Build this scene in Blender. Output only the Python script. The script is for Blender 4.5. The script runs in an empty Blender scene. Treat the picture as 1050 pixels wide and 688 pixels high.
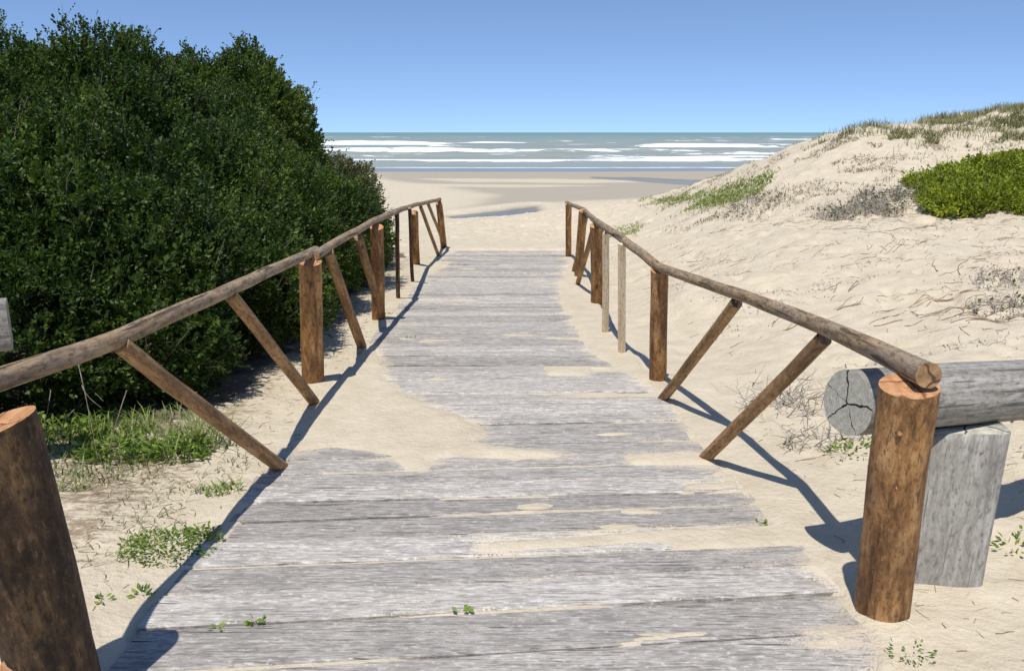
import bpy, math, random
import numpy as np
from mathutils import Vector, Matrix
R = math.radians
rng = np.random.default_rng(7)
random.seed(7)
scene = bpy.context.scene
COL = scene.collection

# ---------------------------------------------------------------- camera
CAM_Z, PITCH, F = 1.65, R(13.75), 850.0          # F in pixels of a 1050 wide frame
cd = bpy.data.cameras.new('camera')
cam = bpy.data.objects.new('camera', cd); COL.objects.link(cam)
cam.location = (0, 0, CAM_Z)
cam.rotation_euler = (R(90) - PITCH, 0, 0)
cd.sensor_width = 36; cd.lens = 36 * F / 1050
cd.clip_start = .05; cd.clip_end = 90000
scene.camera = cam

# ---------------------------------------------------------------- light
SUN_FROM = Vector((-.13, -.44, 1.0)).normalized()
w = bpy.data.worlds.new('World'); scene.world = w; w.use_nodes = True
nt = w.node_tree; nt.nodes.clear()
sky = nt.nodes.new('ShaderNodeTexSky'); sky.sky_type = 'NISHITA'; sky.sun_disc = False
sky.sun_elevation = math.asin(SUN_FROM.z)
sky.sun_rotation = math.atan2(SUN_FROM.x, SUN_FROM.y)
sky.altitude = 0; sky.air_density = .60; sky.dust_density = .0; sky.ozone_density = 3.0
bg = nt.nodes.new('ShaderNodeBackground'); bg.inputs[1].default_value = .148
wo = nt.nodes.new('ShaderNodeOutputWorld')
tc = nt.nodes.new('ShaderNodeTexCoord'); lift = nt.nodes.new('ShaderNodeVectorMath'); lift.operation = 'ADD'
lift.inputs[1].default_value = (0, 0, .10); nt.links.new(tc.outputs['Generated'], lift.inputs[0])
nrm = nt.nodes.new('ShaderNodeVectorMath'); nrm.operation = 'NORMALIZE'; nt.links.new(lift.outputs[0], nrm.inputs[0]); nt.links.new(nrm.outputs[0], sky.inputs[0])
nt.links.new(sky.outputs[0], bg.inputs[0]); nt.links.new(bg.outputs[0], wo.inputs[0])
sd = bpy.data.lights.new('sun', 'SUN'); sd.energy = 3.75; sd.angle = R(.5); sd.color = (1, .955, .89)
so = bpy.data.objects.new('sun', sd); COL.objects.link(so)
so.rotation_euler = SUN_FROM.to_track_quat('Z', 'Y').to_euler()
so.location = (0, 0, 20)
vs = scene.view_settings
vs.view_transform = 'Standard'; vs.look = 'None'; vs.gamma = 1; vs.exposure = .21
vs.use_curve_mapping = False
scene.cycles.use_denoising = True
scene.cycles.max_bounces = 6
scene.cycles.transparent_max_bounces = 4

# ---------------------------------------------------------------- numeric helpers
cP, sP = math.cos(PITCH), math.sin(PITCH)
def ray(px, py):
    u = (px - 525) / F; v = (344 - py) / F
    return u, cP + v * sP, -sP + v * cP
def at(px, py, Y):
    u, y, z = ray(px, py); k = Y / y
    return Vector((u * k, Y, CAM_Z + z * k))
DS, DY0 = .042, 2.4                               # slope of the walk
def zdeck(y): return -DS * (y - DY0)
def D(px, py, dz=0):                              # a point on the plane of the walk
    u, y, z = ray(px, py)
    k = (CAM_Z - DS * DY0 - dz) / (-z - DS * y)
    return u * k, y * k
def flat(px, py, z0):
    u, y, z = ray(px, py); k = (CAM_Z - z0) / -z
    return u * k, y * k

def _hash(ix, iy, seed):
    n = (ix.astype(np.int64) * 374761393 + iy.astype(np.int64) * 668265263 + seed * 974634777) & 0xffffffff
    n = ((n ^ (n >> 13)) * 1274126177) & 0xffffffff
    n = n ^ (n >> 16)
    return (n & 0xffff) / 65535.0
def vnoise(x, y, seed=0):
    x = np.asarray(x, float); y = np.asarray(y, float)
    ix = np.floor(x); iy = np.floor(y); fx = x - ix; fy = y - iy
    fx = fx * fx * (3 - 2 * fx); fy = fy * fy * (3 - 2 * fy)
    a = _hash(ix, iy, seed); b = _hash(ix + 1, iy, seed); c = _hash(ix, iy + 1, seed); d = _hash(ix + 1, iy + 1, seed)
    return (a * (1 - fx) + b * fx) * (1 - fy) + (c * (1 - fx) + d * fx) * fy
def fbm(x, y, oct=4, seed=0, gain=.5):
    s = 0; amp = 1; tot = 0
    for o in range(oct):
        s = s + amp * vnoise(np.asarray(x) * 2**o + 13.7 * o, np.asarray(y) * 2**o - 7.1 * o, seed + o); tot += amp; amp *= gain
    return s / tot * 2 - 1                        # -1..1
def sstep(a, b, x):
    t = np.clip((np.asarray(x, float) - a) / (b - a), 0, 1); return t * t * (3 - 2 * t)
def sdpoly(x, y, P):                              # signed distance, positive inside
    x = np.asarray(x, float); y = np.asarray(y, float)
    d = np.full(x.shape, 1e9); s = np.ones(x.shape)
    n = len(P)
    for i in range(n):
        ax, ay = P[i]; bx, by = P[i - 1]
        ex, ey = bx - ax, by - ay; wx, wy = x - ax, y - ay
        t = np.clip((wx * ex + wy * ey) / (ex * ex + ey * ey + 1e-12), 0, 1)
        d = np.minimum(d, (wx - ex * t)**2 + (wy - ey * t)**2)
        c1 = y >= ay; c2 = y < by; c3 = ex * wy > ey * wx
        s = np.where((c1 & c2 & c3) | (~c1 & ~c2 & ~c3), -s, s)
    return -s * np.sqrt(d)

# ---------------------------------------------------------------- objects helpers
def mesh_obj(name, V, Fc, mat=None, parent=None, smooth=True, attrs=None, mats=None, midx=None):
    me = bpy.data.meshes.new(name)
    V = np.asarray(V, np.float32)
    Fc = np.asarray(Fc, np.int32)
    me.vertices.add(len(V)); me.vertices.foreach_set('co', V.ravel())
    k = Fc.shape[1]
    me.loops.add(Fc.size); me.loops.foreach_set('vertex_index', Fc.ravel())
    me.polygons.add(len(Fc)); me.polygons.foreach_set('loop_start', np.arange(0, Fc.size, k, dtype=np.int32))
    me.update(calc_edges=True)
    me.polygons.foreach_set('use_smooth', np.full(len(Fc), smooth))
    for m in (mats or [mat]): me.materials.append(m)
    if midx is not None: me.polygons.foreach_set('material_index', np.asarray(midx, np.int32))
    for an, (tp, data) in (attrs or {}).items():
        a = me.attributes.new(an, tp, 'POINT')
        a.data.foreach_set('vector' if tp == 'FLOAT_VECTOR' else 'value', np.asarray(data, np.float32).ravel())
    me.update()
    o = bpy.data.objects.new(name, me); COL.objects.link(o)
    if parent is not None:
        o.parent = parent; o.matrix_parent_inverse = Matrix.Translation(-Vector(parent.location))
    return o
def tag(o, label=None, cat=None, group=None, kind=None):
    if label: o['label'] = label
    if cat: o['category'] = cat
    if group: o['group'] = group
    if kind: o['kind'] = kind
    return o
def thing(name, loc, label, cat, group=None):
    o = bpy.data.objects.new(name, None); COL.objects.link(o); o.location = loc
    o.empty_display_size = .2
    return tag(o, label, cat, group)

class Geo:                                        # collects quads for ONE mesh
    def __init__(s): s.V = []; s.Fc = []; s.A = []; s.m = []; s.n = 0
    def add(s, V, Fc, A=None, m=None):
        V = np.asarray(V, float); Fc = np.asarray(Fc, int)
        s.V.append(V); s.Fc.append(Fc + s.n); s.n += len(V)
        s.A.append(np.zeros((len(V), 3)) if A is None else np.asarray(A, float))
        s.m.append(np.zeros(len(Fc), int) if m is None else np.asarray(m, int))
    def build(s, name, mats, parent=None, smooth=True, attr='grain', sub_origin=None):
        if not isinstance(mats, (list, tuple)): mats = [mats]
        return mesh_obj(name, np.concatenate(s.V), np.concatenate(s.Fc), None, parent, smooth,
                        {attr: ('FLOAT_VECTOR', np.concatenate(s.A))}, list(mats), np.concatenate(s.m))

LOGOFF = [None]
def pole(G, pts, radii, seg=20, step=.06, lump=.05, bend=.006, top_cut=None, end_cut=None, seed=0, flat_side=0, cap=True, square=0):
    """a natural round pole through pts; caps carry material 1"""
    pts = [Vector(p) for p in pts]
    L = [0]
    for a, b in zip(pts, pts[1:]): L.append(L[-1] + (b - a).length)
    n = max(3, int(L[-1] / step) + 1)
    ts = np.linspace(0, L[-1], n)
    P = np.array([np.interp(ts, L, [p[i] for p in pts]) for i in range(3)]).T
    if len(pts) > 2:                              # soften the corners
        for _ in range(3):
            P[1:-1] = (P[:-2] + 2 * P[1:-1] + P[2:]) / 4
    P[:, 0] += bend * fbm(ts * 1.7, ts * 0 + seed, 2, 5); P[:, 2] += bend * fbm(ts * 1.7, ts * 0 + seed + 50, 2, 9)
    rad = np.interp(ts, np.linspace(0, L[-1], len(radii)), radii)
    T = np.gradient(P, axis=0); T /= np.linalg.norm(T, axis=1)[:, None]
    ref = np.array([0, 0, 1.]) if abs(T[0][2]) < .8 else np.array([1., 0, 0])
    off = np.zeros(3) if LOGOFF[0] else np.array([seed * 3.17 % 19, seed * 1.31 % 17, seed * .77 % 23])
    V = []; A = []
    th = np.linspace(0, 2 * math.pi, seg, endpoint=False)
    for i in range(n):
        t = T[i]; u = np.cross(ref, t); u /= np.linalg.norm(u); v = np.cross(t, u)
        rr = rad[i] * (1 + lump * fbm(np.cos(th) * 1.1 + seed, np.sin(th) * 1.1 + ts[i] * 2.2, 3, 3))
        if square: rr = rr / (np.abs(np.cos(th))**square + np.abs(np.sin(th))**square)**(1 / square)
        if flat_side: rr = rr * (1 - flat_side * np.maximum(0, np.cos(th * 2)) ** 2)
        ring = P[i] + (np.cos(th) * rr)[:, None] * u + (np.sin(th) * rr)[:, None] * v
        V.append(ring); A.append(np.stack([np.cos(th) * rad[i], np.sin(th) * rad[i], np.full(seg, ts[i])], 1) + off)
    V = np.array(V); A = np.array(A)
    if end_cut is not None:                       # (point, normal): push the last rings down onto a plane
        c, nn = np.array(end_cut[0]), np.array(end_cut[1]); 
        for i in range(n):
            d = (V[i] - c) @ nn
            tt = T[i] @ nn
            sh = np.where(d > 0, -d / tt, 0); V[i] += sh[:, None] * T[i]
    Fc = []
    for i in range(n - 1):
        for j in range(seg):
            k = (j + 1) % seg
            Fc.append((i * seg + j, i * seg + k, (i + 1) * seg + k, (i + 1) * seg + j))
    m = [0] * len(Fc)
    V = V.reshape(-1, 3); A = A.reshape(-1, 3)
    if cap:
        for end, base in ((0, 0), (1, (n - 1) * seg)):
            ring = V[base:base + seg]; c = ring.mean(0)
            ar = A[base:base + seg]; ca = ar.mean(0)
            t = T[0 if end == 0 else -1]
            start = len(V)
            rings = [ring.copy(), c + (ring - c) * .93 + (t if end else -t) * .004 * 0 + 0, c + (ring - c) * .5, c + (ring - c) * .06]
            ra = [ar, ca + (ar - ca) * .93, ca + (ar - ca) * .5, ca + (ar - ca) * .06]
            V = np.concatenate([V] + rings); A = np.concatenate([A] + ra)
            for q in range(3):
                for j in range(seg):
                    k = (j + 1) % seg
                    f = (start + q * seg + j, start + q * seg + k, start + (q + 1) * seg + k, start + (q + 1) * seg + j)
                    Fc.append(f if end else f[::-1]); m.append(1)
            for j in range(1, seg // 2):          # centre
                b = start + 3 * seg
                f = (b + j - 1, b + j, b + seg - 1 - j, b + (seg - j) % seg) if j > 1 else (b, b + 1, b + seg - 2, b + seg - 1)
                Fc.append(f if end else f[::-1]); m.append(1)
    G.add(V, Fc, A, m)

# ---------------------------------------------------------------- materials
def newmat(name):
    m = bpy.data.materials.new(name); m.use_nodes = True
    nt = m.node_tree; b = nt.nodes['Principled BSDF']
    return m, nt, b
class N:                                          # short node writing
    def __init__(s, nt): s.nt = nt
    def __call__(s, typ, ins=None, **kw):
        n = s.nt.nodes.new('ShaderNode' + typ)
        for k, v in kw.items(): setattr(n, k, v)
        for k, v in (ins or {}).items():
            if isinstance(v, bpy.types.NodeSocket): s.nt.links.new(v, n.inputs[k])
            else: n.inputs[k].default_value = v
        return n
    def ramp(s, fac, stops, interp='LINEAR'):
        n = s.nt.nodes.new('ShaderNodeValToRGB'); s.nt.links.new(fac, n.inputs[0])
        cr = n.color_ramp; cr.interpolation = interp
        while len(cr.elements) < len(stops): cr.elements.new(.5)
        for e, (p, c) in zip(cr.elements, stops):
            e.position = p; e.color = (c, c, c, 1) if isinstance(c, (int, float)) else (*c, 1)
        return n.outputs[0]
    def mix(s, fac, a, b, mode='MIX'):
        n = s.nt.nodes.new('ShaderNodeMix'); n.data_type = 'RGBA'; n.blend_type = mode
        for i, v in ((0, fac), (6, a), (7, b)):
            sock = n.inputs[i]
            if isinstance(v, bpy.types.NodeSocket): s.nt.links.new(v, sock)
            elif i == 0: sock.default_value = v
            else: sock.default_value = (v, v, v, 1) if isinstance(v, (int, float)) else (*v, 1)
        return n.outputs[2]

def wood(name, lo, mid, hi, across=40., along=2.2, rough=.75, bump=.5, worn=None, crack=0., knots=True, blotch=.5):
    m, nt, b = newmat(name); n = N(nt)
    g = n('Attribute', attribute_name='grain').outputs['Vector']
    mp = n('Mapping', {'Vector': g, 'Scale': (across, across, along)}).outputs[0]
    a = n('TexNoise', {'Vector': mp, 'Scale': 1., 'Detail': 6., 'Roughness': .62}).outputs[0]
    col = n.ramp(a, [(.30, lo), (.5, mid), (.70, hi)])
    mp2 = n('Mapping', {'Vector': g, 'Scale': (9, 9, 3.5)}).outputs[0]
    bl = n('TexNoise', {'Vector': mp2, 'Scale': 1., 'Detail': 3.}).outputs[0]
    f = n.ramp(bl, [(.38, 0.), (.66, 1.)])
    ff = n('Math', {0: f, 1: blotch}, operation='MULTIPLY').outputs[0]
    col = n.mix(ff, col, worn if worn else lo)
    mo = n('TexNoise', {'Vector': n('Mapping', {'Vector': g, 'Scale': (60, 60, 26)}).outputs[0], 'Scale': 1., 'Detail': 5., 'Roughness': .7}).outputs[0]
    col = n.mix(n.ramp(mo, [(.36, .75), (.50, 0.)]), col, tuple(c * .7 for c in lo))
    col = n.mix(n.ramp(mo, [(.56, 0.), (.70, .5)]), col, hi)
    if knots:
        mp3 = n('Mapping', {'Vector': g, 'Scale': (7, 7, 2.6)}).outputs[0]
        vo = n('TexVoronoi', {'Vector': mp3, 'Scale': 1., 'Randomness': 1.}).outputs['Distance']
        kf = n.ramp(vo, [(.07, .85), (.14, 0.)])
        col = n.mix(kf, col, tuple(c * .35 for c in lo))
    h = n('Math', {0: a, 1: mo}, operation='ADD').outputs[0]
    if crack:
        mp4 = n('Mapping', {'Vector': g, 'Scale': (across * .8, across * .8, along * .4)}).outputs[0]
        c4 = n('TexNoise', {'Vector': mp4, 'Scale': 1., 'Detail': 2., 'Distortion': .3}).outputs[0]
        cf = n.ramp(c4, [(.335, 1.), (.37, 0.)])
        cc = n('Math', {0: cf, 1: crack}, operation='MULTIPLY').outputs[0]
        col = n.mix(cc, col, tuple(c * .25 for c in lo))
        h = n('Math', {0: h, 1: cc}, operation='SUBTRACT').outputs[0]
    nt.links.new(col, b.inputs['Base Color'])
    b.inputs['Roughness'].default_value = rough
    b.inputs['Specular IOR Level'].default_value = .25
    bp = n('Bump', {'Height': h, 'Strength': bump, 'Distance': .006}).outputs[0]
    nt.links.new(bp, b.inputs['Normal'])
    return m
def endgrain(name, a, bcol, crackc):
    m, nt, b = newmat(name); n = N(nt)
    g = n('Attribute', attribute_name='grain').outputs['Vector']
    r = n('TexNoise', {'Vector': g, 'Scale': 38., 'Detail': 5.}).outputs[0]
    col = n.ramp(r, [(.35, a), (.65, bcol)])
    wv = n('TexNoise', {'Vector': g, 'Scale': 14., 'Detail': 3.}).outputs[1]
    gv = n('VectorMath', {0: g, 1: n('VectorMath', {0: wv, 3: .05}, operation='SCALE').outputs[0]}, operation='ADD').outputs[0]
    v = n('TexVoronoi', {'Vector': gv, 'Scale': 6.5}, feature='DISTANCE_TO_EDGE').outputs[0]
    cf = n.ramp(v, [(.015, .95), (.035, 0.)])
    col = n.mix(cf, col, crackc)
    nt.links.new(col, b.inputs['Base Color']); b.inputs['Roughness'].default_value = .85
    bp = n('Bump', {'Height': r, 'Strength': .5, 'Distance': .004}).outputs[0]
    nt.links.new(bp, b.inputs['Normal'])
    return m
M_RAIL = wood('rail_wood', (.13, .082, .045), (.33, .228, .13), (.54, .40, .25), 36, 5.0, worn=(.30, .25, .19), blotch=.7, crack=.7, bump=.8)
M_POST = wood('post_wood', (.14, .068, .028), (.42, .215, .080), (.66, .40, .18), 28, 5.5, rough=.62, worn=(.15, .075, .034), blotch=.85, bump=1., crack=.4)
M_DARKPOST = wood('bark_shade_wood', (.040, .025, .015), (.115, .068, .034), (.33, .19, .08), 17, 6.0, worn=(.035, .025, .018), blotch=.85, bump=1.)  # dark from bark stain and from shade put into the colour
M_BRACE = wood('brace_wood', (.17, .092, .040), (.40, .235, .11), (.60, .40, .21), 30, 3.0, worn=(.15, .09, .045), blotch=.7, bump=.7)
M_PALE = wood('pale_wood', (.60, .45, .27), (.80, .64, .42), (.88, .76, .56), 40, 2, blotch=.15, knots=False)  # pale tan wood for the square uprights
M_GREY = wood('weathered_grey_wood', (.18, .168, .145), (.33, .31, .275), (.50, .475, .43), 44, 4.5, crack=.6, knots=False, worn=(.25, .235, .20), blotch=.6)
M_PLANK = None
M_CUT = endgrain('fresh_cut_wood', (.42, .19, .075), (.60, .33, .16), (.2, .08, .03))
M_GREYEND = endgrain('grey_cut_wood', (.33, .31, .24), (.56, .54, .44), (.03, .025, .02))
M_BROWNEND = endgrain('brown_cut_wood', (.22, .12, .055), (.40, .25, .12), (.08, .04, .02))

def logend_mat():
    m, nt, b = newmat('cracked_log_end'); n = N(nt)
    g = n('Attribute', attribute_name='grain').outputs['Vector']
    r = n('TexNoise', {'Vector': g, 'Scale': 42., 'Detail': 6., 'Roughness': .65}).outputs[0]
    col = n.ramp(r, [(.32, (.38, .36, .285)), (.68, (.66, .63, .52))])
    wv = n('TexNoise', {'Vector': g, 'Scale': 22., 'Detail': 3.}).outputs[1]
    gv = n('VectorMath', {0: g, 1: n('VectorMath', {0: n('VectorMath', {0: wv, 1: (.5, .5, .5)}, operation='SUBTRACT').outputs[0], 3: .045}, operation='SCALE').outputs[0]}, operation='ADD').outputs[0]
    sp = n('SeparateXYZ', {0: gv}); x, y = sp.outputs[0], sp.outputs[1]
    M = lambda op, a, b_: n('Math', {0: a, 1: b_}, operation=op).outputs[0]
    rad = n('VectorMath', {0: n('CombineXYZ', {0: x, 1: y}).outputs[0]}, operation='LENGTH').outputs['Value']
    ring = M('SINE', M('MULTIPLY', rad, 520.), 0.)
    col = n.mix(n.ramp(ring, [(.3, .25), (1., 0.)]), col, (.20, .185, .14))
    tot = None
    for (ax, ay, wd) in ((-1, .12, .0042), (.15, 1, .003), (.72, -.70, .0034), (-.5, -.85, .0012), (.9, .35, .0012)):
        L = math.hypot(ax, ay); ax /= L; ay /= L
        along = M('ADD', M('MULTIPLY', x, ax), M('MULTIPLY', y, ay))
        perp = M('ABSOLUTE', M('SUBTRACT', M('MULTIPLY', x, ay), M('MULTIPLY', y, ax)), 0.)
        c = M('MULTIPLY', M('LESS_THAN', perp, wd), M('GREATER_THAN', along, -.004))
        tot = c if tot is None else M('MAXIMUM', tot, c)
    col = n.mix(tot, col, (.018, .015, .012))
    nt.links.new(col, b.inputs['Base Color']); b.inputs['Roughness'].default_value = .9
    bp = n('Bump', {'Height': M('SUBTRACT', r, tot), 'Strength': .7, 'Distance': .005}).outputs[0]
    nt.links.new(bp, b.inputs['Normal'])
    return m
M_LOGEND = logend_mat()
def plank_mat():
    m, nt, b = newmat('plank_wood'); n = N(nt)
    g = n('Attribute', attribute_name='grain').outputs['Vector']     # z runs along the board
    t = n('Attribute', attribute_name='tint').outputs['Fac']
    mp = n('Mapping', {'Vector': g, 'Scale': (95, 60, 17)}).outputs[0]
    a = n('TexNoise', {'Vector': mp, 'Scale': 1., 'Detail': 7., 'Roughness': .68, 'Distortion': .25}).outputs[0]
    col = n.ramp(a, [(.28, (.20, .188, .17)), (.42, (.36, .343, .318)), (.56, (.48, .46, .43)), (.70, (.66, .64, .60))])
    fgr = n('TexNoise', {'Vector': n('Mapping', {'Vector': g, 'Scale': (150, 90, 4.5)}).outputs[0], 'Scale': 1., 'Detail': 2.}).outputs[0]
    col = n.mix(n.ramp(fgr, [(.34, .65), (.46, 0.)]), col, (.15, .14, .125))
    mp5 = n('Mapping', {'Vector': g, 'Scale': (16, 9, 4.)}).outputs[0]
    bl = n('TexNoise', {'Vector': mp5, 'Scale': 1., 'Detail': 5., 'Roughness': .6}).outputs[0]
    col = n.mix(n.ramp(bl, [(.52, 0.), (.66, .6)]), col, (.25, .24, .225))
    col = n.mix(n.ramp(bl, [(.26, .55), (.42, 0.)]), col, (.62, .61, .59))
    fl = n('TexNoise', {'Vector': n('Mapping', {'Vector': g, 'Scale': (60, 40, 24)}).outputs[0], 'Scale': 1., 'Detail': 4., 'Roughness': .7}).outputs[0]
    col = n.mix(n.ramp(fl, [(.56, 0.), (.66, .65)]), col, (.72, .715, .70))
    col = n.mix(n.ramp(fl, [(.34, .55), (.43, 0.)]), col, (.16, .155, .15))
    mp2 = n('Mapping', {'Vector': g, 'Scale': (75, 60, 2.2)}).outputs[0]
    c = n('TexNoise', {'Vector': mp2, 'Scale': 1., 'Detail': 3., 'Distortion': .4}).outputs[0]
    cf = n.ramp(c, [(.30, .8), (.35, 0.)])
    col = n.mix(cf, col, (.055, .05, .05))
    # sand caught in the grain
    mp3 = n('Mapping', {'Vector': g, 'Scale': (7, 7, 2.4)}).outputs[0]
    s = n('TexNoise', {'Vector': mp3, 'Scale': 1., 'Detail': 6., 'Roughness': .7}).outputs[0]
    dust = n('Attribute', attribute_name='dust').outputs['Fac']
    fg = n('TexNoise', {'Vector': n('Mapping', {'Vector': g, 'Scale': (150, 60, 110)}).outputs[0], 'Scale': 1., 'Detail': 2.}).outputs[0]
    s2 = n('MapRange', {0: fg, 1: .3, 2: .7, 3: -.12, 4: .12}).outputs[0]
    s = n('Math', {0: s, 1: s2}, operation='ADD').outputs[0]
    sa = n('Math', {0: s, 1: dust}, operation='ADD').outputs[0]
    col = n.mix(n.ramp(sa, [(.60, 0.), (.70, .9)]), col, (.62, .55, .44))
    tm = n.ramp(t, [(0., (.80, .77, .74)), (1., (1.22, 1.18, 1.12))])
    col = n.mix(1., col, tm, 'MULTIPLY')
    nt.links.new(col, b.inputs['Base Color'])
    b.inputs['Roughness'].default_value = .8; b.inputs['Specular IOR Level'].default_value = .25
    h = n('Math', {0: a, 1: cf}, operation='SUBTRACT').outputs[0]
    bp = n('Bump', {'Height': h, 'Strength': .55, 'Distance': .006}).outputs[0]
    nt.links.new(bp, b.inputs['Normal'])
    return m
M_PLANK = plank_mat()

def sand_mat():
    m, nt, b = newmat('beach_sand'); n = N(nt)
    geo = n('NewGeometry').outputs['Position']
    wet = n('Attribute', attribute_name='wet').outputs['Fac']
    lit = n('Attribute', attribute_name='litter').outputs['Fac']
    a = n('TexNoise', {'Vector': geo, 'Scale': 5., 'Detail': 6., 'Roughness': .6}).outputs[0]
    col = n.ramp(a, [(.3, (.56, .478, .345)), (.7, (.68, .596, .448))])
    gr = n('TexNoise', {'Vector': geo, 'Scale': 300., 'Detail': 2.}).outputs[0]
    col = n.mix(n.ramp(gr, [(.28, .5), (.42, 0.)]), col, (.30, .22, .14))
    # fine plant debris
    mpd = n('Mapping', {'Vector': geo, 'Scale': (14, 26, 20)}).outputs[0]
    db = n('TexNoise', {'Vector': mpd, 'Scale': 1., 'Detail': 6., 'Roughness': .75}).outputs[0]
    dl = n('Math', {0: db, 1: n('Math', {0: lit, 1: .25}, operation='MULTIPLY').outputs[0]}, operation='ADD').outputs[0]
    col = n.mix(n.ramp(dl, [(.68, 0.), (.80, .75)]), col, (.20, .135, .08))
    hm = n('Attribute', attribute_name='humus_shade').outputs['Fac']  # dark leaf litter plus painted shade below the bush
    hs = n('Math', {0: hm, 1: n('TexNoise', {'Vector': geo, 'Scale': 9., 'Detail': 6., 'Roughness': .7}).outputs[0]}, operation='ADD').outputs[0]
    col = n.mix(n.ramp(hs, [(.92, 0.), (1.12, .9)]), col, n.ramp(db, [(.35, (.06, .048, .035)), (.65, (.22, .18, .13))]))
    col = n.mix(n.ramp(wet, [(0., 0.), (.5, .55), (.8, 1.)]), col, n.ramp(wet, [(.3, (.46, .40, .30)), (.6, (.33, .295, .23)), (1., (.16, .145, .125))]))
    nt.links.new(col, b.inputs['Base Color'])
    ro = n.ramp(wet, [(.0, .95), (.55, .85), (.8, .35), (1., .12)])
    nt.links.new(ro, b.inputs['Roughness'])
    b.inputs['Specular IOR Level'].default_value = .3
    b1 = n('TexNoise', {'Vector': geo, 'Scale': 26., 'Detail': 5., 'Roughness': .6}).outputs[0]
    st = n.ramp(wet, [(0., .6), (.5, .15), (1., .02)])
    bp = n('Bump', {'Height': b1, 'Strength': st, 'Distance': .035}).outputs[0]
    bp2 = n('Bump', {'Height': gr, 'Strength': n.ramp(wet, [(0., .35), (.6, .05)]), 'Distance': .003, 'Normal': bp}).outputs[0]
    nt.links.new(bp2, b.inputs['Normal'])
    return m
M_SAND = sand_mat()

def leaf_mat(name, dark, mid, light, trans=.25, rough=.5):
    m, nt, b = newmat(name); n = N(nt)
    t = n('Attribute', attribute_name='tint').outputs['Fac']
    col = n.ramp(t, [(0., dark), (.55, mid), (1., light)])
    nt.links.new(col, b.inputs['Base Color'])
    b.inputs['Roughness'].default_value = rough; b.inputs['Specular IOR Level'].default_value = .28
    tr = n('BsdfTranslucent', {'Color': n.mix(1., col, (1.3, 1.5, .5), 'MULTIPLY')}).outputs[0]
    mx = n('MixShader', {0: trans, 1: b.outputs[0], 2: tr}).outputs[0]
    nt.links.new(mx, nt.nodes['Material Output'].inputs[0])
    return m
M_LEAF = leaf_mat('shrub_leaf', (.014, .028, .006), (.044, .082, .012), (.135, .190, .032))
M_LEAF2 = leaf_mat('round_shrub_leaf', (.026, .044, .008), (.070, .115, .016), (.175, .225, .04))
M_LEAFGREY = leaf_mat('end_shrub_leaf', (.050, .052, .028), (.11, .125, .048), (.24, .24, .12))
M_DUNELEAF = leaf_mat('dune_shrub_leaf', (.07, .09, .010), (.27, .32, .028), (.50, .52, .065))
M_WEED = leaf_mat('weed_leaf', (.08, .13, .02), (.17, .26, .04), (.32, .38, .09))
M_GRASS = leaf_mat('grass_blade', (.10, .14, .04), (.18, .22, .075), (.36, .34, .17), .2, .5)
M_DUNEGRASS = leaf_mat('dune_grass_blade', (.13, .13, .065), (.24, .24, .12), (.42, .38, .22), .2, .6)
M_BEACHGRASS = leaf_mat('beach_grass_blade', (.15, .19, .055), (.24, .29, .085), (.40, .40, .17), .2, .6)
def plain(name, c1, c2, scale=20, rough=.85):
    m, nt, b = newmat(name); n = N(nt)
    g = n('TexCoord').outputs['Object']
    a = n('TexNoise', {'Vector': g, 'Scale': float(scale), 'Detail': 4.}).outputs[0]
    nt.links.new(n.ramp(a, [(.35, c1), (.65, c2)]), b.inputs['Base Color']); b.inputs['Roughness'].default_value = rough
    return m
M_TWIG = plain('grey_twig_bark', (.10, .08, .06), (.26, .22, .18))
M_DRY = plain('dry_runner_bark', (.20, .125, .07), (.42, .31, .20), 6)
M_DRYGREY = plain('dead_grey_twig', (.30, .26, .21), (.52, .47, .40), 8)
M_NAIL = plain('rusty_nail', (.10, .06, .04), (.30, .18, .10), 60, .6)

# ---------------------------------------------------------------- terrain
PY = [-60, 0, 17, 22, 28, 34, 39, 45, 65, 85, 97, 110, 140, 220, 90000]
PZ = [.5, zdeck(0), zdeck(17), -.88, -1.30, -1.72, -1.95, -1.99, -2.12, -2.26, -2.38, -2.62, -3.3, -5, -5]
def prof(y): return np.interp(y, PY, PZ)
CP = []
for y in np.arange(-2, 18, 2.0):
    for x in (-1.6, -.6, .5, 1.3): CP.append((x, y, 0, 1))
for p in [(3, 2, .02), (3, 0, .05), (6, 0, .2), (6, 3.5, .15), (10, 0, .5), (14, 3, .9)]: CP.append((*p, 1))
for y in (0, 4, 8, 12): CP += [(-3.5, y, .08, 1), (-7, y, .35, 1), (-12, y, .6, 1)]
CP += [(-3.5, 16, .12, 1), (-7, 17, .35, 1), (-3, 20, .1, 1), (-5, 26, .15, 1), (-10, 28, .1, 1)]
for (px, py, Y) in [(1000, 400, 4.9), (800, 300, 8.3), (1000, 300, 7.3), (700, 300, 8.6), (700, 250, 12.6), (850, 237, 11), (1050, 226, 11),
                    (780, 215, 15), (870, 138, 18), (1050, 113, 18), (960, 128, 18), (800, 163, 19), (740, 183, 21),
                    (650, 207, 24), (600, 211, 25), (900, 200, 13.6), (1000, 170, 15), (850, 190, 15), (960, 260, 9), (700, 215, 20)]:
    v = at(px, py, Y); CP.append((v.x, v.y, v.z, 0))
for (x, y, z) in [(16, 18, 2.5), (16, 10, 1.6), (24, 14, 2.6), (9, 26, .3), (13, 28, .6), (20, 30, .4), (5, 30, -1.2), (9, 34, -1.5), (14, 36, -1.4), (22, 38, -1.5)]:
    CP.append((x, y, z, 0))
for x in (-14, -6, 0, 6, 14, 24): CP.append((x, 44, 0, 1))
for x in (-3, 0, 2.0): CP += [(x, 22, 0, 1), (x, 30, 0, 1)]
C = np.array([(x, y, (z if rel else z - prof(y))) for x, y, z, rel in CP])
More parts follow.
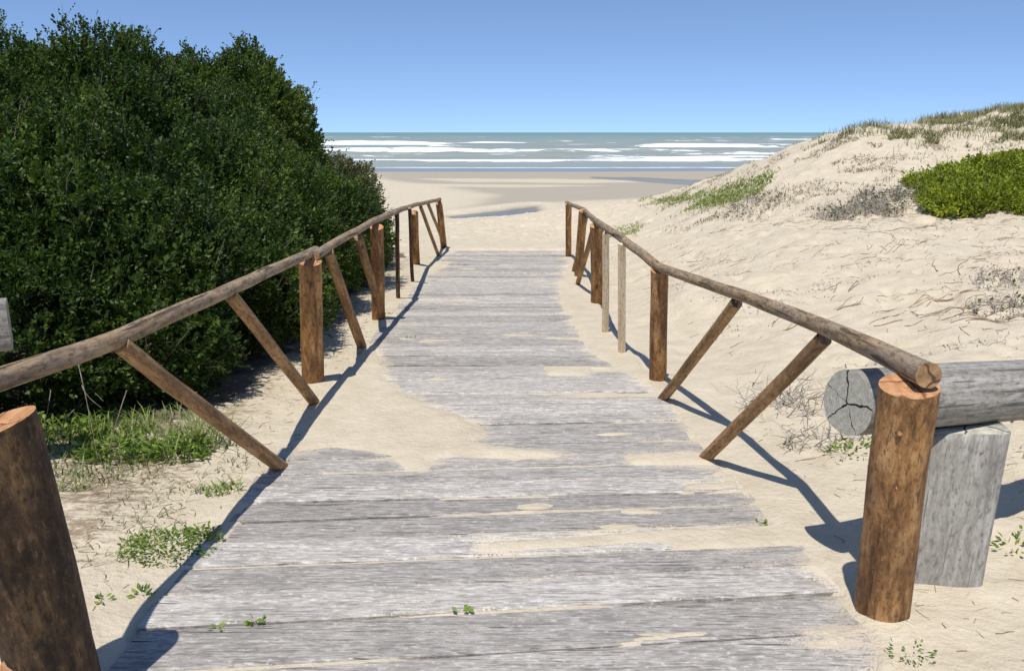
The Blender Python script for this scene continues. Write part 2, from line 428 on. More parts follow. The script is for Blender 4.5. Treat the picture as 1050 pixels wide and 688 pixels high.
def _k(r2): return .5 * r2 * np.log(r2 + 1e-9)
n_ = len(C)
A_ = np.zeros((n_ + 3, n_ + 3))
A_[:n_, :n_] = _k((C[:, None, 0] - C[None, :, 0])**2 + (C[:, None, 1] - C[None, :, 1])**2) + np.eye(n_) * .03
A_[:n_, n_] = 1; A_[:n_, n_ + 1:] = C[:, :2]; A_[n_, :n_] = 1; A_[n_ + 1:, :n_] = C[:, :2].T
W_ = np.linalg.solve(A_, np.concatenate([C[:, 2], [0, 0, 0]]))
def rel(x, y):
    x = np.asarray(x, float); y = np.asarray(y, float)
    xc = np.clip(x, -14, 24); yc = np.clip(y, -2, 44)
    out = W_[n_] + W_[n_ + 1] * xc + W_[n_ + 2] * yc
    for i in range(n_): out = out + W_[i] * _k((xc - C[i, 0])**2 + (yc - C[i, 1])**2)
    fade = 1 - sstep(40, 46, y)
    return out * fade
DECK_L, DECK_R0 = -1.30, 1.2
def deck_right(y): return np.interp(y, [0, 3.0, 4.5, 8, 16.5], [1.22, 1.22, 1.07, 1.0, 1.08])
POLY = lambda pts: [D(*p) for p in pts]
DRIFTS = [
    (POLY([(296, 466), (318, 408), (362, 352), (384, 352), (398, 372), (392, 384), (412, 400), (440, 414), (482, 428), (500, 444), (486, 452),
           (520, 456), (566, 461), (588, 470), (560, 472), (530, 474), (470, 470), (446, 474), (436, 484), (418, 480), (404, 470), (340, 462)]), .016),
    (POLY([(640, 466), (700, 463), (770, 466), (778, 476), (650, 475)]), .012),
    (POLY([(500, 556), (560, 552), (670, 544), (798, 538), (822, 556), (760, 562), (700, 564), (672, 556), (590, 562), (500, 566)]), .010),
    (POLY([(812, 658), (850, 648), (872, 648), (862, 668), (830, 672)]), .014),
    (POLY([(560, 376), (608, 376), (600, 384), (562, 384)]), .012),
    (POLY([(700, 496), (770, 492), (772, 500), (700, 503)]), .0075),
    (POLY([(430, 268), (462, 268), (452, 276), (398, 296), (372, 326), (360, 350), (372, 358), (352, 372), (330, 395), (310, 410), (360, 340), (400, 290), (446, 256), (470, 257)]), .013),
    (POLY([(571, 300), (584, 262), (610, 262), (700, 400), (672, 404), (640, 380), (612, 368), (588, 340)]), .015),
    (POLY([(682, 398), (720, 455), (760, 500), (800, 545), (846, 590), (866, 612), (900, 650), (905, 688), (960, 688), (880, 560), (760, 440), (700, 380)]), .012),
    (POLY([(440, 246), (620, 246), (640, 258), (560, 257.5), (470, 257.5), (440, 260)]), .05),
]
POOLP = [flat(*p, -1.93) for p in [(462, 219), (500, 215), (530, 212), (547, 210), (552, 214), (535, 221), (508, 226), (478, 225)]]
STREAM = [flat(*p, -2.08) for p in [(610, 180.5), (650, 180.8), (690, 183), (760, 185), (760, 191), (700, 188.5), (650, 183.8), (612, 181.8)]]
def drift_sd(x, y):
    s = np.full(np.shape(x), -9.)
    for P, th in DRIFTS:
        nk = 1 if th >= .013 else .3
        s = np.maximum(s, sdpoly(x, y, P) + nk * .045 * fbm(x * 3.2, y * 5, 4, 61) + nk * .02 * fbm(x * 11, y * 15, 2, 66))
    return s
def ground(x, y, detail=True):
    x = np.asarray(x, float); y = np.asarray(y, float)
    z = prof(y) + rel(x, y)
    dr = deck_right(y)
    zd = zdeck(y)
    onwalk = sstep(DECK_L - .9, DECK_L - .15, x) * (1 - sstep(dr + .15, dr + .9, x)) * (1 - sstep(16.9, 20, y))
    z = z * (1 - onwalk) + zd * onwalk
    # trampled, wind-lumped sand
    dist = np.maximum(np.maximum(DECK_L - x, x - dr), 0)
    amp = sstep(.0, 1.2, dist) + sstep(17, 19, y)
    amp = np.clip(amp, 0, 1) * (1 - sstep(30, 42, y))
    face = sstep(2.0, 5.5, x) * sstep(6, 11, y)
    z = z + amp * (.040 * fbm(x * 1.7, y * 1.7, 4, 11) + .030 * fbm(x * 4.6, y * 4.6, 3, 31) - .050 * sstep(.20, .5, fbm(x * 3.1, y * 2.6, 2, 37))) + amp * face * (.12 * fbm(x * .55, y * .5, 3, 71) + .08 * fbm(x * 1.9, y * 1.6, 3, 75))
    z = z + .25 * sstep(45, 60, y) * (1 - sstep(70, 90, y)) * .3 * fbm(x * .03, y * .12, 2, 90)
    # under the boards
    inside = sstep(DECK_L - .02, DECK_L + .02, x) * (1 - sstep(dr - .02, dr + .02, x)) * (1 - sstep(16.75, 16.85, y))
    side = (1 - inside) * (1 - sstep(.0, .35, dist)) * (1 - sstep(16.7, 17.2, y))
    gapn = fbm(x * 1.3, y * 4, 3, 41)
    z = z * (1 - inside) + (zd - .0065 - .032 * sstep(-.02, .25, gapn)) * inside
    z = z - side * .006 + side * .014 * fbm(x * 3, y * 3, 3, 52)
    near = (y > 1) & (y < 18.5) & (x > -2.2) & (x < 2.4)
    if near.any():
        xn, yn = x[near], y[near]
        t = np.zeros(xn.shape)
        for P, th in DRIFTS:
            nk = 1 if th >= .013 else .3
            sd_ = sdpoly(xn, yn, P) + nk * .045 * fbm(xn * 3.2, yn * 5, 4, 61) + nk * .02 * fbm(xn * 11, yn * 15, 2, 66)
            t = np.maximum(t, (th + .007) * sstep(-.03, .12 if nk == 1 else .03, sd_))
        # edges of the walk silt up, and scattered dustings
        e = np.maximum(0, 1 - (xn - DECK_L) / .10) + np.maximum(0, 1 - (deck_right(yn) - xn) / .14)
        t = np.maximum(t, .016 * np.clip(e, 0, 1) * sstep(-.15, .5, fbm(xn * 1.5, yn * 1.8, 3, 73)) * 1.5)
        blot = fbm(xn * 1.6, yn * 6.0, 4, 77)
        t = np.maximum(t, .0125 * sstep(.40, .66, blot))
        ins = inside[near]
        t = t + .0035 * fbm(xn * 9, yn * 9, 3, 80) * (t > .006)
        cov = np.where(t > .0004, zd[near] - .0065 + t, -99.)
        z[near] = np.where(ins > .5, np.maximum(z[near], cov), z[near] + (1 - ins) * np.minimum(np.maximum(t, 0), .014) * .8)
    pl = sdpoly(x, y, POOLP) + .25 * fbm(x * 1.2, y * .9, 3, 8)
    z = z - .16 * sstep(-.5, .6, pl) + .13 * np.exp(-((pl + 1.0) / .5)**2) * (y > 39.5)
    st = sdpoly(x, y, STREAM)
    z = z - .10 * sstep(-1.5, 1.2, st)
    return z
def gz(x, y): return float(ground(np.array([x]), np.array([y]))[0])

def lines(segs):
    out = [segs[0][0]]
    for a, b, s in segs:
        n = max(1, int(round((b - a) / s))); out += list(np.linspace(a, b, n + 1)[1:])
    return np.array(out)
def geom(a, b, n): return list(np.geomspace(a, b, n)[1:])
xs = np.array([-x for x in geom(14, 60000, 26)][::-1] + list(lines([(-14, -4.5, .25), (-4.5, -1.7, .05), (-1.7, 1.7, .017), (1.7, 5, .035), (5, 12, .07), (12, 20, .3)])) + geom(20, 60000, 26))
ys = np.array([-500, -60, -20, -8] + list(lines([(-4, 1.6, .2), (1.6, 6.5, .018), (6.5, 11, .03), (11, 18, .05), (18, 30, .1), (30, 48, .25), (48, 110, .9)])) + geom(110, 400, 18) + [2000, 60000])
X, Yg = np.meshgrid(xs, ys)
Z = ground(X.ravel(), Yg.ravel()).reshape(X.shape)
nx, ny = len(xs), len(ys)
ii = np.arange(nx * ny).reshape(ny, nx)
quads = np.stack([ii[:-1, :-1], ii[:-1, 1:], ii[1:, 1:], ii[1:, :-1]], -1).reshape(-1, 4)
# wetness of the open beach
fx, fy = X.ravel(), Yg.ravel()
DAMP = [flat(*p, -2.05) for p in [(455, 216), (545, 212), (600, 209), (680, 206), (800, 195), (900, 186), (1150, 176), (1150, 171), (-200, 171), (200, 172), (380, 176), (385, 183), (440, 190), (492, 200), (470, 210)]]
dmp = sdpoly(fx, fy, DAMP) + 1.2 * fbm(fx * .15, fy * .15, 3, 101)
wet = .60 * sstep(-1.0, 1.5, dmp)
for BAR in ([(430, 182.5), (560, 183), (670, 185), (600, 187.5), (480, 186)], [(420, 189), (520, 190), (610, 191), (520, 192.5), (440, 192)]):
    wet = wet * (1 - .8 * sstep(-.8, .5, sdpoly(fx, fy, [flat(*p, -2.1) for p in BAR]) + .8 * fbm(fx * .3, fy * .3, 3, 108)))
wet = np.maximum(wet, .95 * sstep(80, 92, fy + 3 * fbm(fx * .03, fy * .05, 2, 105)))
wet = np.maximum(wet, .8 * sstep(-.9, .1, sdpoly(fx, fy, POOLP)))
wet = np.maximum(wet, .9 * sstep(-2.0, .3, sdpoly(fx, fy, STREAM)))
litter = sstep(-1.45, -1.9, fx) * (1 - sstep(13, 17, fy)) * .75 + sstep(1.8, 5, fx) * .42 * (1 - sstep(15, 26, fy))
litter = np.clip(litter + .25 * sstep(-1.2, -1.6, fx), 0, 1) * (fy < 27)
humus_shade = .8 * sstep(-1.75, -2.15, fx + .15 * fbm(fx * 2, fy * 2, 2, 111)) * sstep(4.5, 5.2, fy) * (1 - sstep(14.5, 16.5, fy)) * (fx > -13)  # leaf litter under the bush, its shade painted into the soil colour as well
humus_shade = np.maximum(humus_shade, .8 * sstep(-2.3, -2.8, fx) * sstep(4.0, 4.6, fy) * (1 - sstep(14.5, 16.5, fy)) * (fx > -13))
beach = mesh_obj('sand', np.stack([fx, fy, Z.ravel()], 1), quads, M_SAND, None, True, {'wet': ('FLOAT', wet), 'litter': ('FLOAT', litter), 'humus_shade': ('FLOAT', humus_shade)})
beach.name = 'beach_sand'
tag(beach, kind='structure')

# ---------------------------------------------------------------- water
def water_mat(name, deep, rough, foam=True, bscale=.9, bstr=.35):
    m, nt, b = newmat(name); n = N(nt)
    geo = n('NewGeometry').outputs['Position']
    mp = n('Mapping', {'Vector': geo, 'Scale': (.16, .45, .3)}).outputs[0]
    a = n('TexNoise', {'Vector': mp, 'Scale': bscale, 'Detail': 8., 'Roughness': .65}).outputs[0]
    d = n('SeparateXYZ', {0: geo}).outputs[1]
    far = n('MapRange', {0: d, 1: 150., 2: 1500.}).outputs[0]
    col = n.mix(far, deep[0], deep[1])
    pat = n('TexNoise', {'Vector': n('Mapping', {'Vector': geo, 'Scale': (.02, .09, 1)}).outputs[0], 'Scale': 1., 'Detail': 5.}).outputs[0]
    col = n.mix(n.ramp(pat, [(.4, 0.), (.62, .6)]), col, deep[2])
    if foam:
        fo = n('Attribute', attribute_name='foam').outputs['Fac']
        mf = n('Mapping', {'Vector': geo, 'Scale': (.5, 1.6, 1)}).outputs[0]
        fn = n('TexNoise', {'Vector': mf, 'Scale': .55, 'Detail': 7., 'Roughness': .7}).outputs[0]
        fs = n('Math', {0: fo, 1: fn}, operation='ADD').outputs[0]
        ff = n.ramp(fs, [(.90, 0.), (1.20, 1.)])
        col = n.mix(ff, col, (.80, .82, .83))
        nt.links.new(n.ramp(ff, [(0., rough), (1., .9)]), b.inputs['Roughness'])
    else: b.inputs['Roughness'].default_value = rough
    nt.links.new(col, b.inputs['Base Color'])
    b.inputs['IOR'].default_value = 1.33
    b.inputs['Specular IOR Level'].default_value = .22
    bp = n('Bump', {'Height': a, 'Strength': bstr, 'Distance': .5}).outputs[0]
    nt.links.new(bp, b.inputs['Normal'])
    return m
M_SEA = water_mat('sea_water', ((.29, .325, .28), (.10, .26, .22), (.36, .37, .31)), .35)
M_POOL = water_mat('pool_water', ((.11, .115, .115), (.11, .115, .115), (.15, .145, .13)), .14, False, 3., .05)
SEA_Z = -2.4
sy = np.array(list(np.arange(88, 200, .8)) + list(np.arange(200, 420, 1.6)) + list(np.arange(420, 900, 6)) + geom(900, 60000, 40))
sx = np.linspace(-1.6, 1.6, 520)
SX, SY = np.meshgrid(sx, sy); WX = SX * SY
WX = np.where(SY < 100, SX * 100 + WX * 0, WX)
x_, y_ = WX.ravel(), SY.ravel()
sz = np.zeros_like(x_); foam = np.zeros_like(x_)
def breaker(py, xa, xb, h, depth, k=1.0, seed=0):
    global sz, foam
    yc = (CAM_Z - SEA_Z) * 1.0 / math.tan(PITCH + math.atan((py - 344) / F))
    xa_, xb_ = (xa - 525) / F * yc, (xb - 525) / F * yc
    wob = yc + 5 * fbm(x_ * .012, x_ * 0 + seed, 3, 200 + seed) + 2 * fbm(x_ * .08, x_ * 0 + seed, 3, 230 + seed)
    fade = sstep(xa_ - 14, xa_ + 6, x_ + 8 * fbm(y_ * .1, x_ * .02, 2, 3)) * (1 - sstep(xb_ - 6, xb_ + 14, x_ + 8 * fbm(y_ * .1, x_ * .02, 2, 4)))
    d = y_ - wob
    crest = np.exp(-(np.where(d < 0, d / 2.2, d / 6.0))**2)
    sz = np.maximum(sz, h * crest * fade * (.75 + .35 * fbm(x_ * .06, x_ * 0 + seed, 3, 250 + seed)))
    body = np.where(d > 0, np.exp(-(d / 1.6)**2), np.exp(-(d / (depth * .72))**2))
    patch = .74 + .5 * fbm(x_ * .035, y_ * .07, 3, 270 + seed) + .55 * fbm(x_ * .11, y_ * .40, 3, 290 + seed)
    foam = np.maximum(foam, k * body * fade * patch)
for args in [(148.5, 300, 445, 1.3, 16, 1.0, 1), (147, 488, 532, 1.1, 12, 1.0, 2), (146, 556, 580, .8, 8, .9, 3), (151, 448, 470, .8, 8, .9, 4),
             (151, 665, 960, 1.3, 18, 1.0, 5), (143.5, 766, 860, 1.3, 16, 1.0, 6), (144.5, 880, 1100, 1.2, 15, .9, 7),
             (155.5, 300, 545, 1.0, 12, 1.0, 8), (157, 500, 700, .9, 10, .95, 9), (158, 690, 1200, .8, 9, .9, 10),
             (161, 330, 640, .6, 9, .82, 11), (163, 560, 1200, .5, 7, .8, 12), (166.0, 200, 900, .30, 4.5, .95, 13), (165, 600, 1200, .3, 5, .9, 14),
             (157, -700, 330, 1.0, 12, 1.0, 15), (149, -700, 250, 1.3, 14, 1.0, 16), (165, -700, 260, .3, 5, .95, 17), (140, 560, 600, 1.2, 14, .8, 18), (139.5, 700, 745, 1.2, 14, .8, 19), (141, 380, 410, 1.2, 12, .8, 20)]:
    breaker(*args)
sz = sz + .14 * np.sin(y_ * .42 + 3 * fbm(x_ * .01, y_ * .02, 2, 300)) * sstep(110, 190, y_) * (1 - sstep(900, 1500, y_)) + .05 * fbm(x_ * .15, y_ * .4, 3, 310) * (y_ < 900)
speck = fbm(x_ * .05, y_ * .10, 4, 320)
foam = np.maximum(foam, .75 * sstep(.42, .66, speck) * sstep(200, 260, y_) * (1 - sstep(700, 1100, y_)))
foam = np.where(y_ < 101, foam * .0 + .62 * sstep(97, 101, y_) , foam)
mm, kk = len(sx), len(sy)
ii = np.arange(mm * kk).reshape(kk, mm)
sq = np.stack([ii[:-1, :-1], ii[:-1, 1:], ii[1:, 1:], ii[1:, :-1]], -1).reshape(-1, 4)
sea = mesh_obj('sea', np.stack([x_, y_, SEA_Z + sz], 1), sq, M_SEA, None, True, {'foam': ('FLOAT', foam)})
tag(sea, kind='structure')
def sheet(name, x0, x1, y0, y1, z):
    gx, gy = np.meshgrid(np.linspace(x0, x1, 12), np.linspace(y0, y1, 12))
    ii = np.arange(144).reshape(12, 12)
    q = np.stack([ii[:-1, :-1], ii[:-1, 1:], ii[1:, 1:], ii[1:, :-1]], -1).reshape(-1, 4)
    o = mesh_obj(name, np.stack([gx.ravel(), gy.ravel(), gx.ravel() * 0 + z], 1), q, M_POOL)
    return tag(o, kind='structure')
px_ = [p[0] for p in POOLP]; py_ = [p[1] for p in POOLP]
def basin(name, P, dz, mat=None):                           # water fills the low part of its basin only
    xa = [p[0] for p in P]; ya = [p[1] for p in P]
    gx, gy = np.meshgrid(np.linspace(min(xa) - .6, max(xa) + .6, 90), np.linspace(min(ya) - .6, max(ya) + .6, 60))
    s = sdpoly(gx.ravel(), gy.ravel(), P)
    z = np.median(ground(gx.ravel()[s > .15], gy.ravel()[s > .15])) + dz
    ii = np.arange(gx.size).reshape(gx.shape)
    q = np.stack([ii[:-1, :-1], ii[:-1, 1:], ii[1:, 1:], ii[1:, :-1]], -1).reshape(-1, 4)
    keep = (s[q] > -.8).all(1)
    q = q[keep]; used = np.unique(q); mp = np.full(gx.size, -1); mp[used] = np.arange(len(used))
    o = mesh_obj(name, np.stack([gx.ravel()[used], gy.ravel()[used], np.full(len(used), z)], 1), mp[q], mat or M_POOL)
    return tag(o, kind='structure')
basin('tidal_pool_water', POOLP, .12)
basin('stream_water', STREAM, .03, water_mat('stream_water', ((.26, .25, .23), (.26, .25, .23), (.30, .29, .26)), .4, False, 3., .05))

# ---------------------------------------------------------------- boardwalk
def gap_line(a, b):
    (x0, y0), (x1, y1) = D(*a), D(*b); s = (y1 - y0) / (x1 - x0)
    return (y0 - s * x0, s)
GL = [gap_line((187.6, 687.6), (865, 647.6)), gap_line((149.5, 643.8), (869.5, 605.7)), gap_line((165, 609.5), (843, 578)),
      gap_line((191, 583), (812, 559)), gap_line((210, 556), (797, 537)), gap_line((227.6, 535), (789.5, 516)),
      gap_line((245, 515.5), (767, 503)), gap_line((267, 499), (747, 487)), gap_line((290, 485.7), (735, 473))]
pre = []
c0, s0 = GL[0]
for i in range(8): pre.insert(0, (c0 - .215 * (i + 1), s0))
GL = pre + GL
c0, s0 = GL[-1]
while c0 < 16.55:
    c0 += random.uniform(.17, .225); s0 = s0 * .93 + random.uniform(-.004, .004); GL.append((c0, s0))
GB = Geo(); TINT = []; DUST = []
for i in range(len(GL) - 1):
    (a0, s0), (a1, s1) = GL[i], GL[i + 1]
    g = random.uniform(.005, .012)
    ns = 56
    ym = (a0 + a1) / 2
    xl = DECK_L + random.uniform(-.035, .03); xr = float(deck_right(ym)) + random.uniform(-.04, .04)
    if ym > 8: xr += .03
    t = np.linspace(xl, xr, ns)
    e0 = a0 + s0 * t + g + .004 * fbm(t * 3, t * 0 + i, 3, 401)
    e1 = a1 + s1 * t - g + .004 * fbm(t * 3, t * 0 + i, 3, 402)
    dz = random.uniform(-.005, .004); tilt = random.uniform(-.006, .006); roll = random.uniform(-.004, .004)
    prof_ = [(0, -.045), (0, -.007), (.03, -.0005), (.25, .0), (.5, -.001), (.75, .0), (.97, -.0005), (1, -.007), (1, -.045)]
    V = []; A = []
    off = np.array([i * 1.37, i * .61, (i * 5.13) % 31])
    for f, hz in prof_:
        y = e0 * (1 - f) + e1 * f
        z = zdeck(y) + hz + dz + tilt * t / 1.2 + roll * (f - .5) + .0012 * fbm(t * 6, y * 20, 2, 405)
        V.append(np.stack([t, y, z], 1)); A.append(np.stack([y, z, t], 1) + off)
    P = len(prof_)
    V = np.array(V).reshape(-1, 3); A = np.array(A).reshape(-1, 3)
    ii = np.arange(P * ns).reshape(P, ns)
    q = np.stack([ii[:-1, :-1], ii[:-1, 1:], ii[1:, 1:], ii[1:, :-1]], -1).reshape(-1, 4)
    ends = []
    for e in (0, ns - 1):
        for k in range(0, 4): 
            f4 = (ii[k, e], ii[k + 1, e], ii[P - 2 - k, e], ii[P - 1 - k, e]) if k < 3 else (ii[3, e], ii[4, e], ii[4, e], ii[5, e])
            if k < 3: ends.append(f4 if e == 0 else f4[::-1])
    q = np.concatenate([q, np.array(ends)])
    GB.add(V, q, A)
    TINT.append(np.full(len(V), random.random()))
    xx, yy = V[:, 0], V[:, 1]
    du = .085 * np.clip(1 - np.minimum(xx - DECK_L, deck_right(yy) - xx) / .40, 0, 1) + .08 * sstep(5, 13, yy) - .045
    du = du + .17 * sstep(-.12, .03, drift_sd(xx, yy)) + .03 * fbm(xx * 1.2, yy * 1.2, 2, 444)
    DUST.append(du)
bw = mesh_obj('boardwalk', np.concatenate(GB.V), np.concatenate(GB.Fc), M_PLANK, None, False,
              {'grain': ('FLOAT_VECTOR', np.concatenate(GB.A)), 'tint': ('FLOAT', np.concatenate(TINT)), 'dust': ('FLOAT', np.concatenate(DUST))})
tag(bw, 'weathered grey plank boardwalk leading down to the beach, partly drifted over with sand', 'boardwalk')

# ---------------------------------------------------------------- railings
def sub(name, parent, mats, *a, label=None, **k):
    G = Geo(); pole(G, *a, **k); o = G.build(name, mats, parent)
    if label: o['label'] = label
    return o
LP = [M_POST, M_CUT]; LD = [M_DARKPOST, M_CUT]; LR = [M_RAIL, M_BROWNEND]
def nearer(pts, k):                               # same sight line, a little nearer and higher
    return [Vector((0, 0, CAM_Z)) + (p - Vector((0, 0, CAM_Z))) * k for p in pts]
KL, KR = .94, .955
def onground(px, py, dz=0):
    x, y = D(px, py, dz); return Vector((x, y, zdeck(y) + dz))

left = thing('wooden_railing', (-1.48, 2.14, 0), 'rustic round pole railing along the left side of the boardwalk beside the bush', 'railing', 'pole railings of the boardwalk')
# near post, thick, coloured dark for bark stain and its shaded side, leaning outwards
b = Vector((-1.335, 2.14, -.12)); tp = Vector((-1.355, 2.02, .945))
po = sub('post', left, LD, [b, (b + tp) / 2 + Vector((.012, 0, 0)), tp], [.121, .116, .112], seg=28, lump=.07, seed=3,
         end_cut=((-1.355, 2.02, .910), Vector((-.30, -.10, 1)).normalized()), label='thick post coloured dark with bark stain and shade, with an orange cut top')
kn = Geo(); kn_n = Vector((-.35, -.94, .12)).normalized(); kc = b.lerp(tp, .30) + kn_n * .098
pole(kn, [kc, kc + kn_n * .024], [.044, .030], seg=18, step=.008, seed=8, lump=.12, bend=0)
kn.build('knot', [M_POST, M_CUT], po)
def post(parent, px, py, ptop, r, seed, mats=LP, dz=0, dx=0, label=None):
    x, y = D(px, py, dz)
    base = Vector((x, y, gz(x, y) - .25)); t = at(ptop[0], ptop[1], y * (KL if parent is left else KR))
    return sub('post', parent, mats, [base, t], [r * 1.03, r], seg=20, lump=.07, seed=seed, label=label)
post(left, 320, 388, (318, 268), .078, 11)
post(left, 388, 325, (386, 233), .067, 12)
post(left, 427, 270, (425, 218), .055, 13)
post(left, 456, 254, (450, 208), .062, 14)
# rail, from pole to pole
rl1 = [at(-150, 432, 1.72), at(0, 389, 2.40), at(120, 347, 3.05), at(235, 297, 4.25), at(324, 257, 6.25)]
rl2 = [at(322, 262, 6.02), at(350, 246, 7.0), at(385, 226, 8.72), at(407, 216.5, 10.1)]
rl3 = [at(404, 217.5, 9.95), at(425, 210.5, 13.5), at(451, 204.5, 16.75)]
sub('handrail', left, LR, nearer(rl1, KL), [.034, .034, .033, .032, .032], seed=21, lump=.07, bend=.005)
sub('handrail', left, LR, nearer(rl2, KL), [.033, .031], seed=22, lump=.08, bend=.005)
sub('handrail', left, LR, nearer(rl3, KL), [.034, .031], seed=23, lump=.08, bend=.005)
for i, ((fx0, fy0), (tx, ty, tY), r) in enumerate([((288, 478), (122, 353, 3.05 * KL), .036), ((322, 412), (236, 301, 4.25 * KL), .036),
        ((371, 356), (336, 258, 6.45 * KL), .042), ((391, 322), (367, 243, 7.85 * KL), .042), ((449.5, 262), (431, 212, 14.2 * KL), .030), ((455, 250), (439, 209, 15.2 * KL), .030)]):
    f = onground(fx0, fy0); d = (f - at(tx, ty, tY)).normalized()
    sub('brace', left, [M_BRACE, M_BROWNEND], [f + d * .04, at(tx, ty, tY)], [r, r * .95], seed=30 + i, seg=16, lump=.06)
for i, (fxy, (tx, ty, tY)) in enumerate([((408, 304), (407, 219, 10.1)), ((423, 288), (420, 213.5, 11.7))]):
    f = onground(*fxy)
    sub('baluster', left, [M_DARKPOST, M_BROWNEND], [f - Vector((0, 0, .15)), at(tx, ty, f.y * KL)], [.026, .024], seed=40 + i, seg=12, lump=.05)

right = thing('wooden_railing', (1.28, 2.57, 0), 'rustic round pole railing along the right side of the boardwalk, facing the dune', 'railing', 'pole railings of the boardwalk')
rb = onground(903, 622); rb = Vector((rb.x, 2.66, -.12))
rt = at(931, 396, 2.52)
po = sub('post', right, LP, [rb, rt + Vector((0, 0, .012))], [.092, .090], seg=28, lump=.05, seed=51,
         end_cut=(rt, Vector((-.10, -.16, 1)).normalized()), label='thick brown post carrying the near end of the rail')
for (kx, ky, kr) in ((922, 444, .009), (920, 499, .010)):
    kn = Geo(); kc = at(kx, ky, (2.55 if ky < 460 else 2.58) - .087)
    pole(kn, [kc + Vector((0, .02, 0)), kc + Vector((0, -.006, 0))], [kr, kr * .8], seg=10, step=.01, seed=8, lump=.1, bend=0)
    kn.build('nail', [M_NAIL, M_CUT], po)
post(right, 676, 388, (676, 277), .062, 52)
post(right, 613, 310, (612, 231), .078, 53)
post(right, 592, 283, (598, 216), .060, 54)
post(right, 583, 262, (583, 209), .052, 55)
rr1 = [at(952, 384, 2.58), at(845, 335, 3.58), at(755, 301, 4.65), at(676, 274, 5.95), at(664, 265, 6.3)]
rr2 = [at(672, 271, 6.05), at(655, 257, 6.6), at(637, 244, 7.0), at(622, 234, 7.85), at(612, 227, 9.6)]
rr3 = [at(613, 229, 9.4), at(598, 215, 12.6), at(581, 208, 15.4)]
sub('handrail', right, LR, nearer(rr1, KR), [.041, .036, .033, .032, .031], seed=61, lump=.07, bend=.005)
sub('handrail', right, LR, nearer(rr2, KR), [.034, .031], seed=62, lump=.08, bend=.005)
sub('handrail', right, LR, nearer(rr3, KR), [.035, .031], seed=63, lump=.08, bend=.005)
for i, (fxy, (tx, ty, tY), r) in enumerate([((723, 470), (845, 347, 3.58 * KR), .034), ((680, 408), (755, 311, 4.65 * KR), .034),
                                            ((592, 292), (610, 231, 9.8 * KR), .032), ((588, 279), (601, 222, 12.0 * KR), .032)]):
    f = onground(*fxy); d = (f - at(tx, ty, tY)).normalized()
    sub('brace', right, [M_BRACE, M_BROWNEND], [f + d * .04, at(tx, ty, tY)], [r, r * 1.02], seed=70 + i, seg=16, lump=.06)
for i, (fxy, (tx, ty)) in enumerate([((638, 362), (637.5, 250)), ((621, 341), (621.5, 239))]):
    f = onground(*fxy)
    G = Geo(); pole(G, [f - Vector((0, 0, .15)), at(tx, ty, f.y * KR)], [.033, .031], seed=80 + i, seg=4, lump=.02, bend=.003)
    o = G.build('baluster', [M_PALE, M_PALE], right, smooth=False); o['label'] = 'pale square upright slat'

# ---------------------------------------------------------------- log barriers
def half_log(G, base, top, wdt, thick, seed, yaw=0):
    """weathered squared upright with a nearly flat face"""
    n = 26; seg = 22
    base = Vector(base); top = Vector(top)
    th = np.linspace(0, 2 * math.pi, seg, endpoint=False)
    V = []; A = []
    for i in range(n):
        f = i / (n - 1); c = np.array(base.lerp(top, f))
        ex = np.sign(np.cos(th)) * np.abs(np.cos(th))**.32 * wdt / 2; ey = np.sign(np.sin(th)) * np.abs(np.sin(th))**.45 * thick / 2
        k = 1 + .025 * fbm(np.cos(th) + seed, np.sin(th) + f * 3, 3, 7)
        ex, ey = ex * k, ey * k
        px = ex * math.cos(yaw) - ey * math.sin(yaw); py = ex * math.sin(yaw) + ey * math.cos(yaw)
        V.append(np.stack([c[0] + px, c[1] + py, c[2] + 0 * th + (.02 * ex / wdt if i == n - 1 else 0)], 1))
        A.append(np.stack([ex, ey, 0 * th + c[2]], 1) + seed * 2.3)
    V = np.array(V).reshape(-1, 3); A = np.array(A).reshape(-1, 3)
    Fc = [(i * seg + j, i * seg + (j + 1) % seg, (i + 1) * seg + (j + 1) % seg, (i + 1) * seg + j) for i in range(n - 1) for j in range(seg)]
    m = [0] * len(Fc)
    b = (n - 1) * seg
    for j in range(1, seg // 2):
        Fc.append((b + j - 1, b + j, b + seg - 1 - j, b + (seg - j) % seg) if j > 1 else (b, b + 1, b + seg - 2, b + seg - 1)); m.append(1)
    G.add(V, Fc, A, m)
MG = [M_GREY, M_GREYEND]
lb = thing('log_barrier', (1.68, 2.95, 0), 'thick weathered grey log with cracked end on squared grey post, behind the right railing', 'log barrier', 'log barriers at the head of the boardwalk')
e0 = at(868, 413, 2.90); e1 = at(1050, 400, 3.22); dirn = (e1 - e0).normalized()
far_ = e0 + dirn * 3.1
LOGOFF[0] = True
sub('log', lb, [M_GREY, M_LOGEND], [e0, e1, far_], [.122, .122, .135, .13], seg=36, lump=.05, seed=91, bend=.01, label='thick horizontal grey log with cracked cut end')
LOGOFF[0] = None
pc = at(972, 606, 2.80)
G = Geo(); half_log(G, (pc.x - .03, pc.y + .06, -.25), (pc.x + .115, pc.y + .24, e0.lerp(e1, .6).z - .112), .30, .17, 5, -.22)
gp = G.build('post', MG, lb)
kn = Geo(); kc = at(1007, 466, 2.93)
pole(kn, [kc + Vector((0, .03, 0)), kc], [.010, .009], seg=10, step=.01, bend=0); kn.build('nail', [M_NAIL, M_NAIL], gp)
wr = Geo(); pole(wr, [at(963, 376, 3.06), at(972, 382, 3.0), at(981, 394, 2.965), at(988, 410, 2.955)], [.0035, .003], seg=6, step=.015, lump=0, bend=.002)
M_WIRE = plain('dark_wire', (.03, .028, .025), (.06, .05, .045)); wr.build('wire', [M_WIRE, M_WIRE], lb)
q2 = e0 + dirn * 2.8
G = Geo(); half_log(G, (q2.x, q2.y, -.25), (q2.x, q2.y, q2.z - .115), .30, .17, 6, .3)
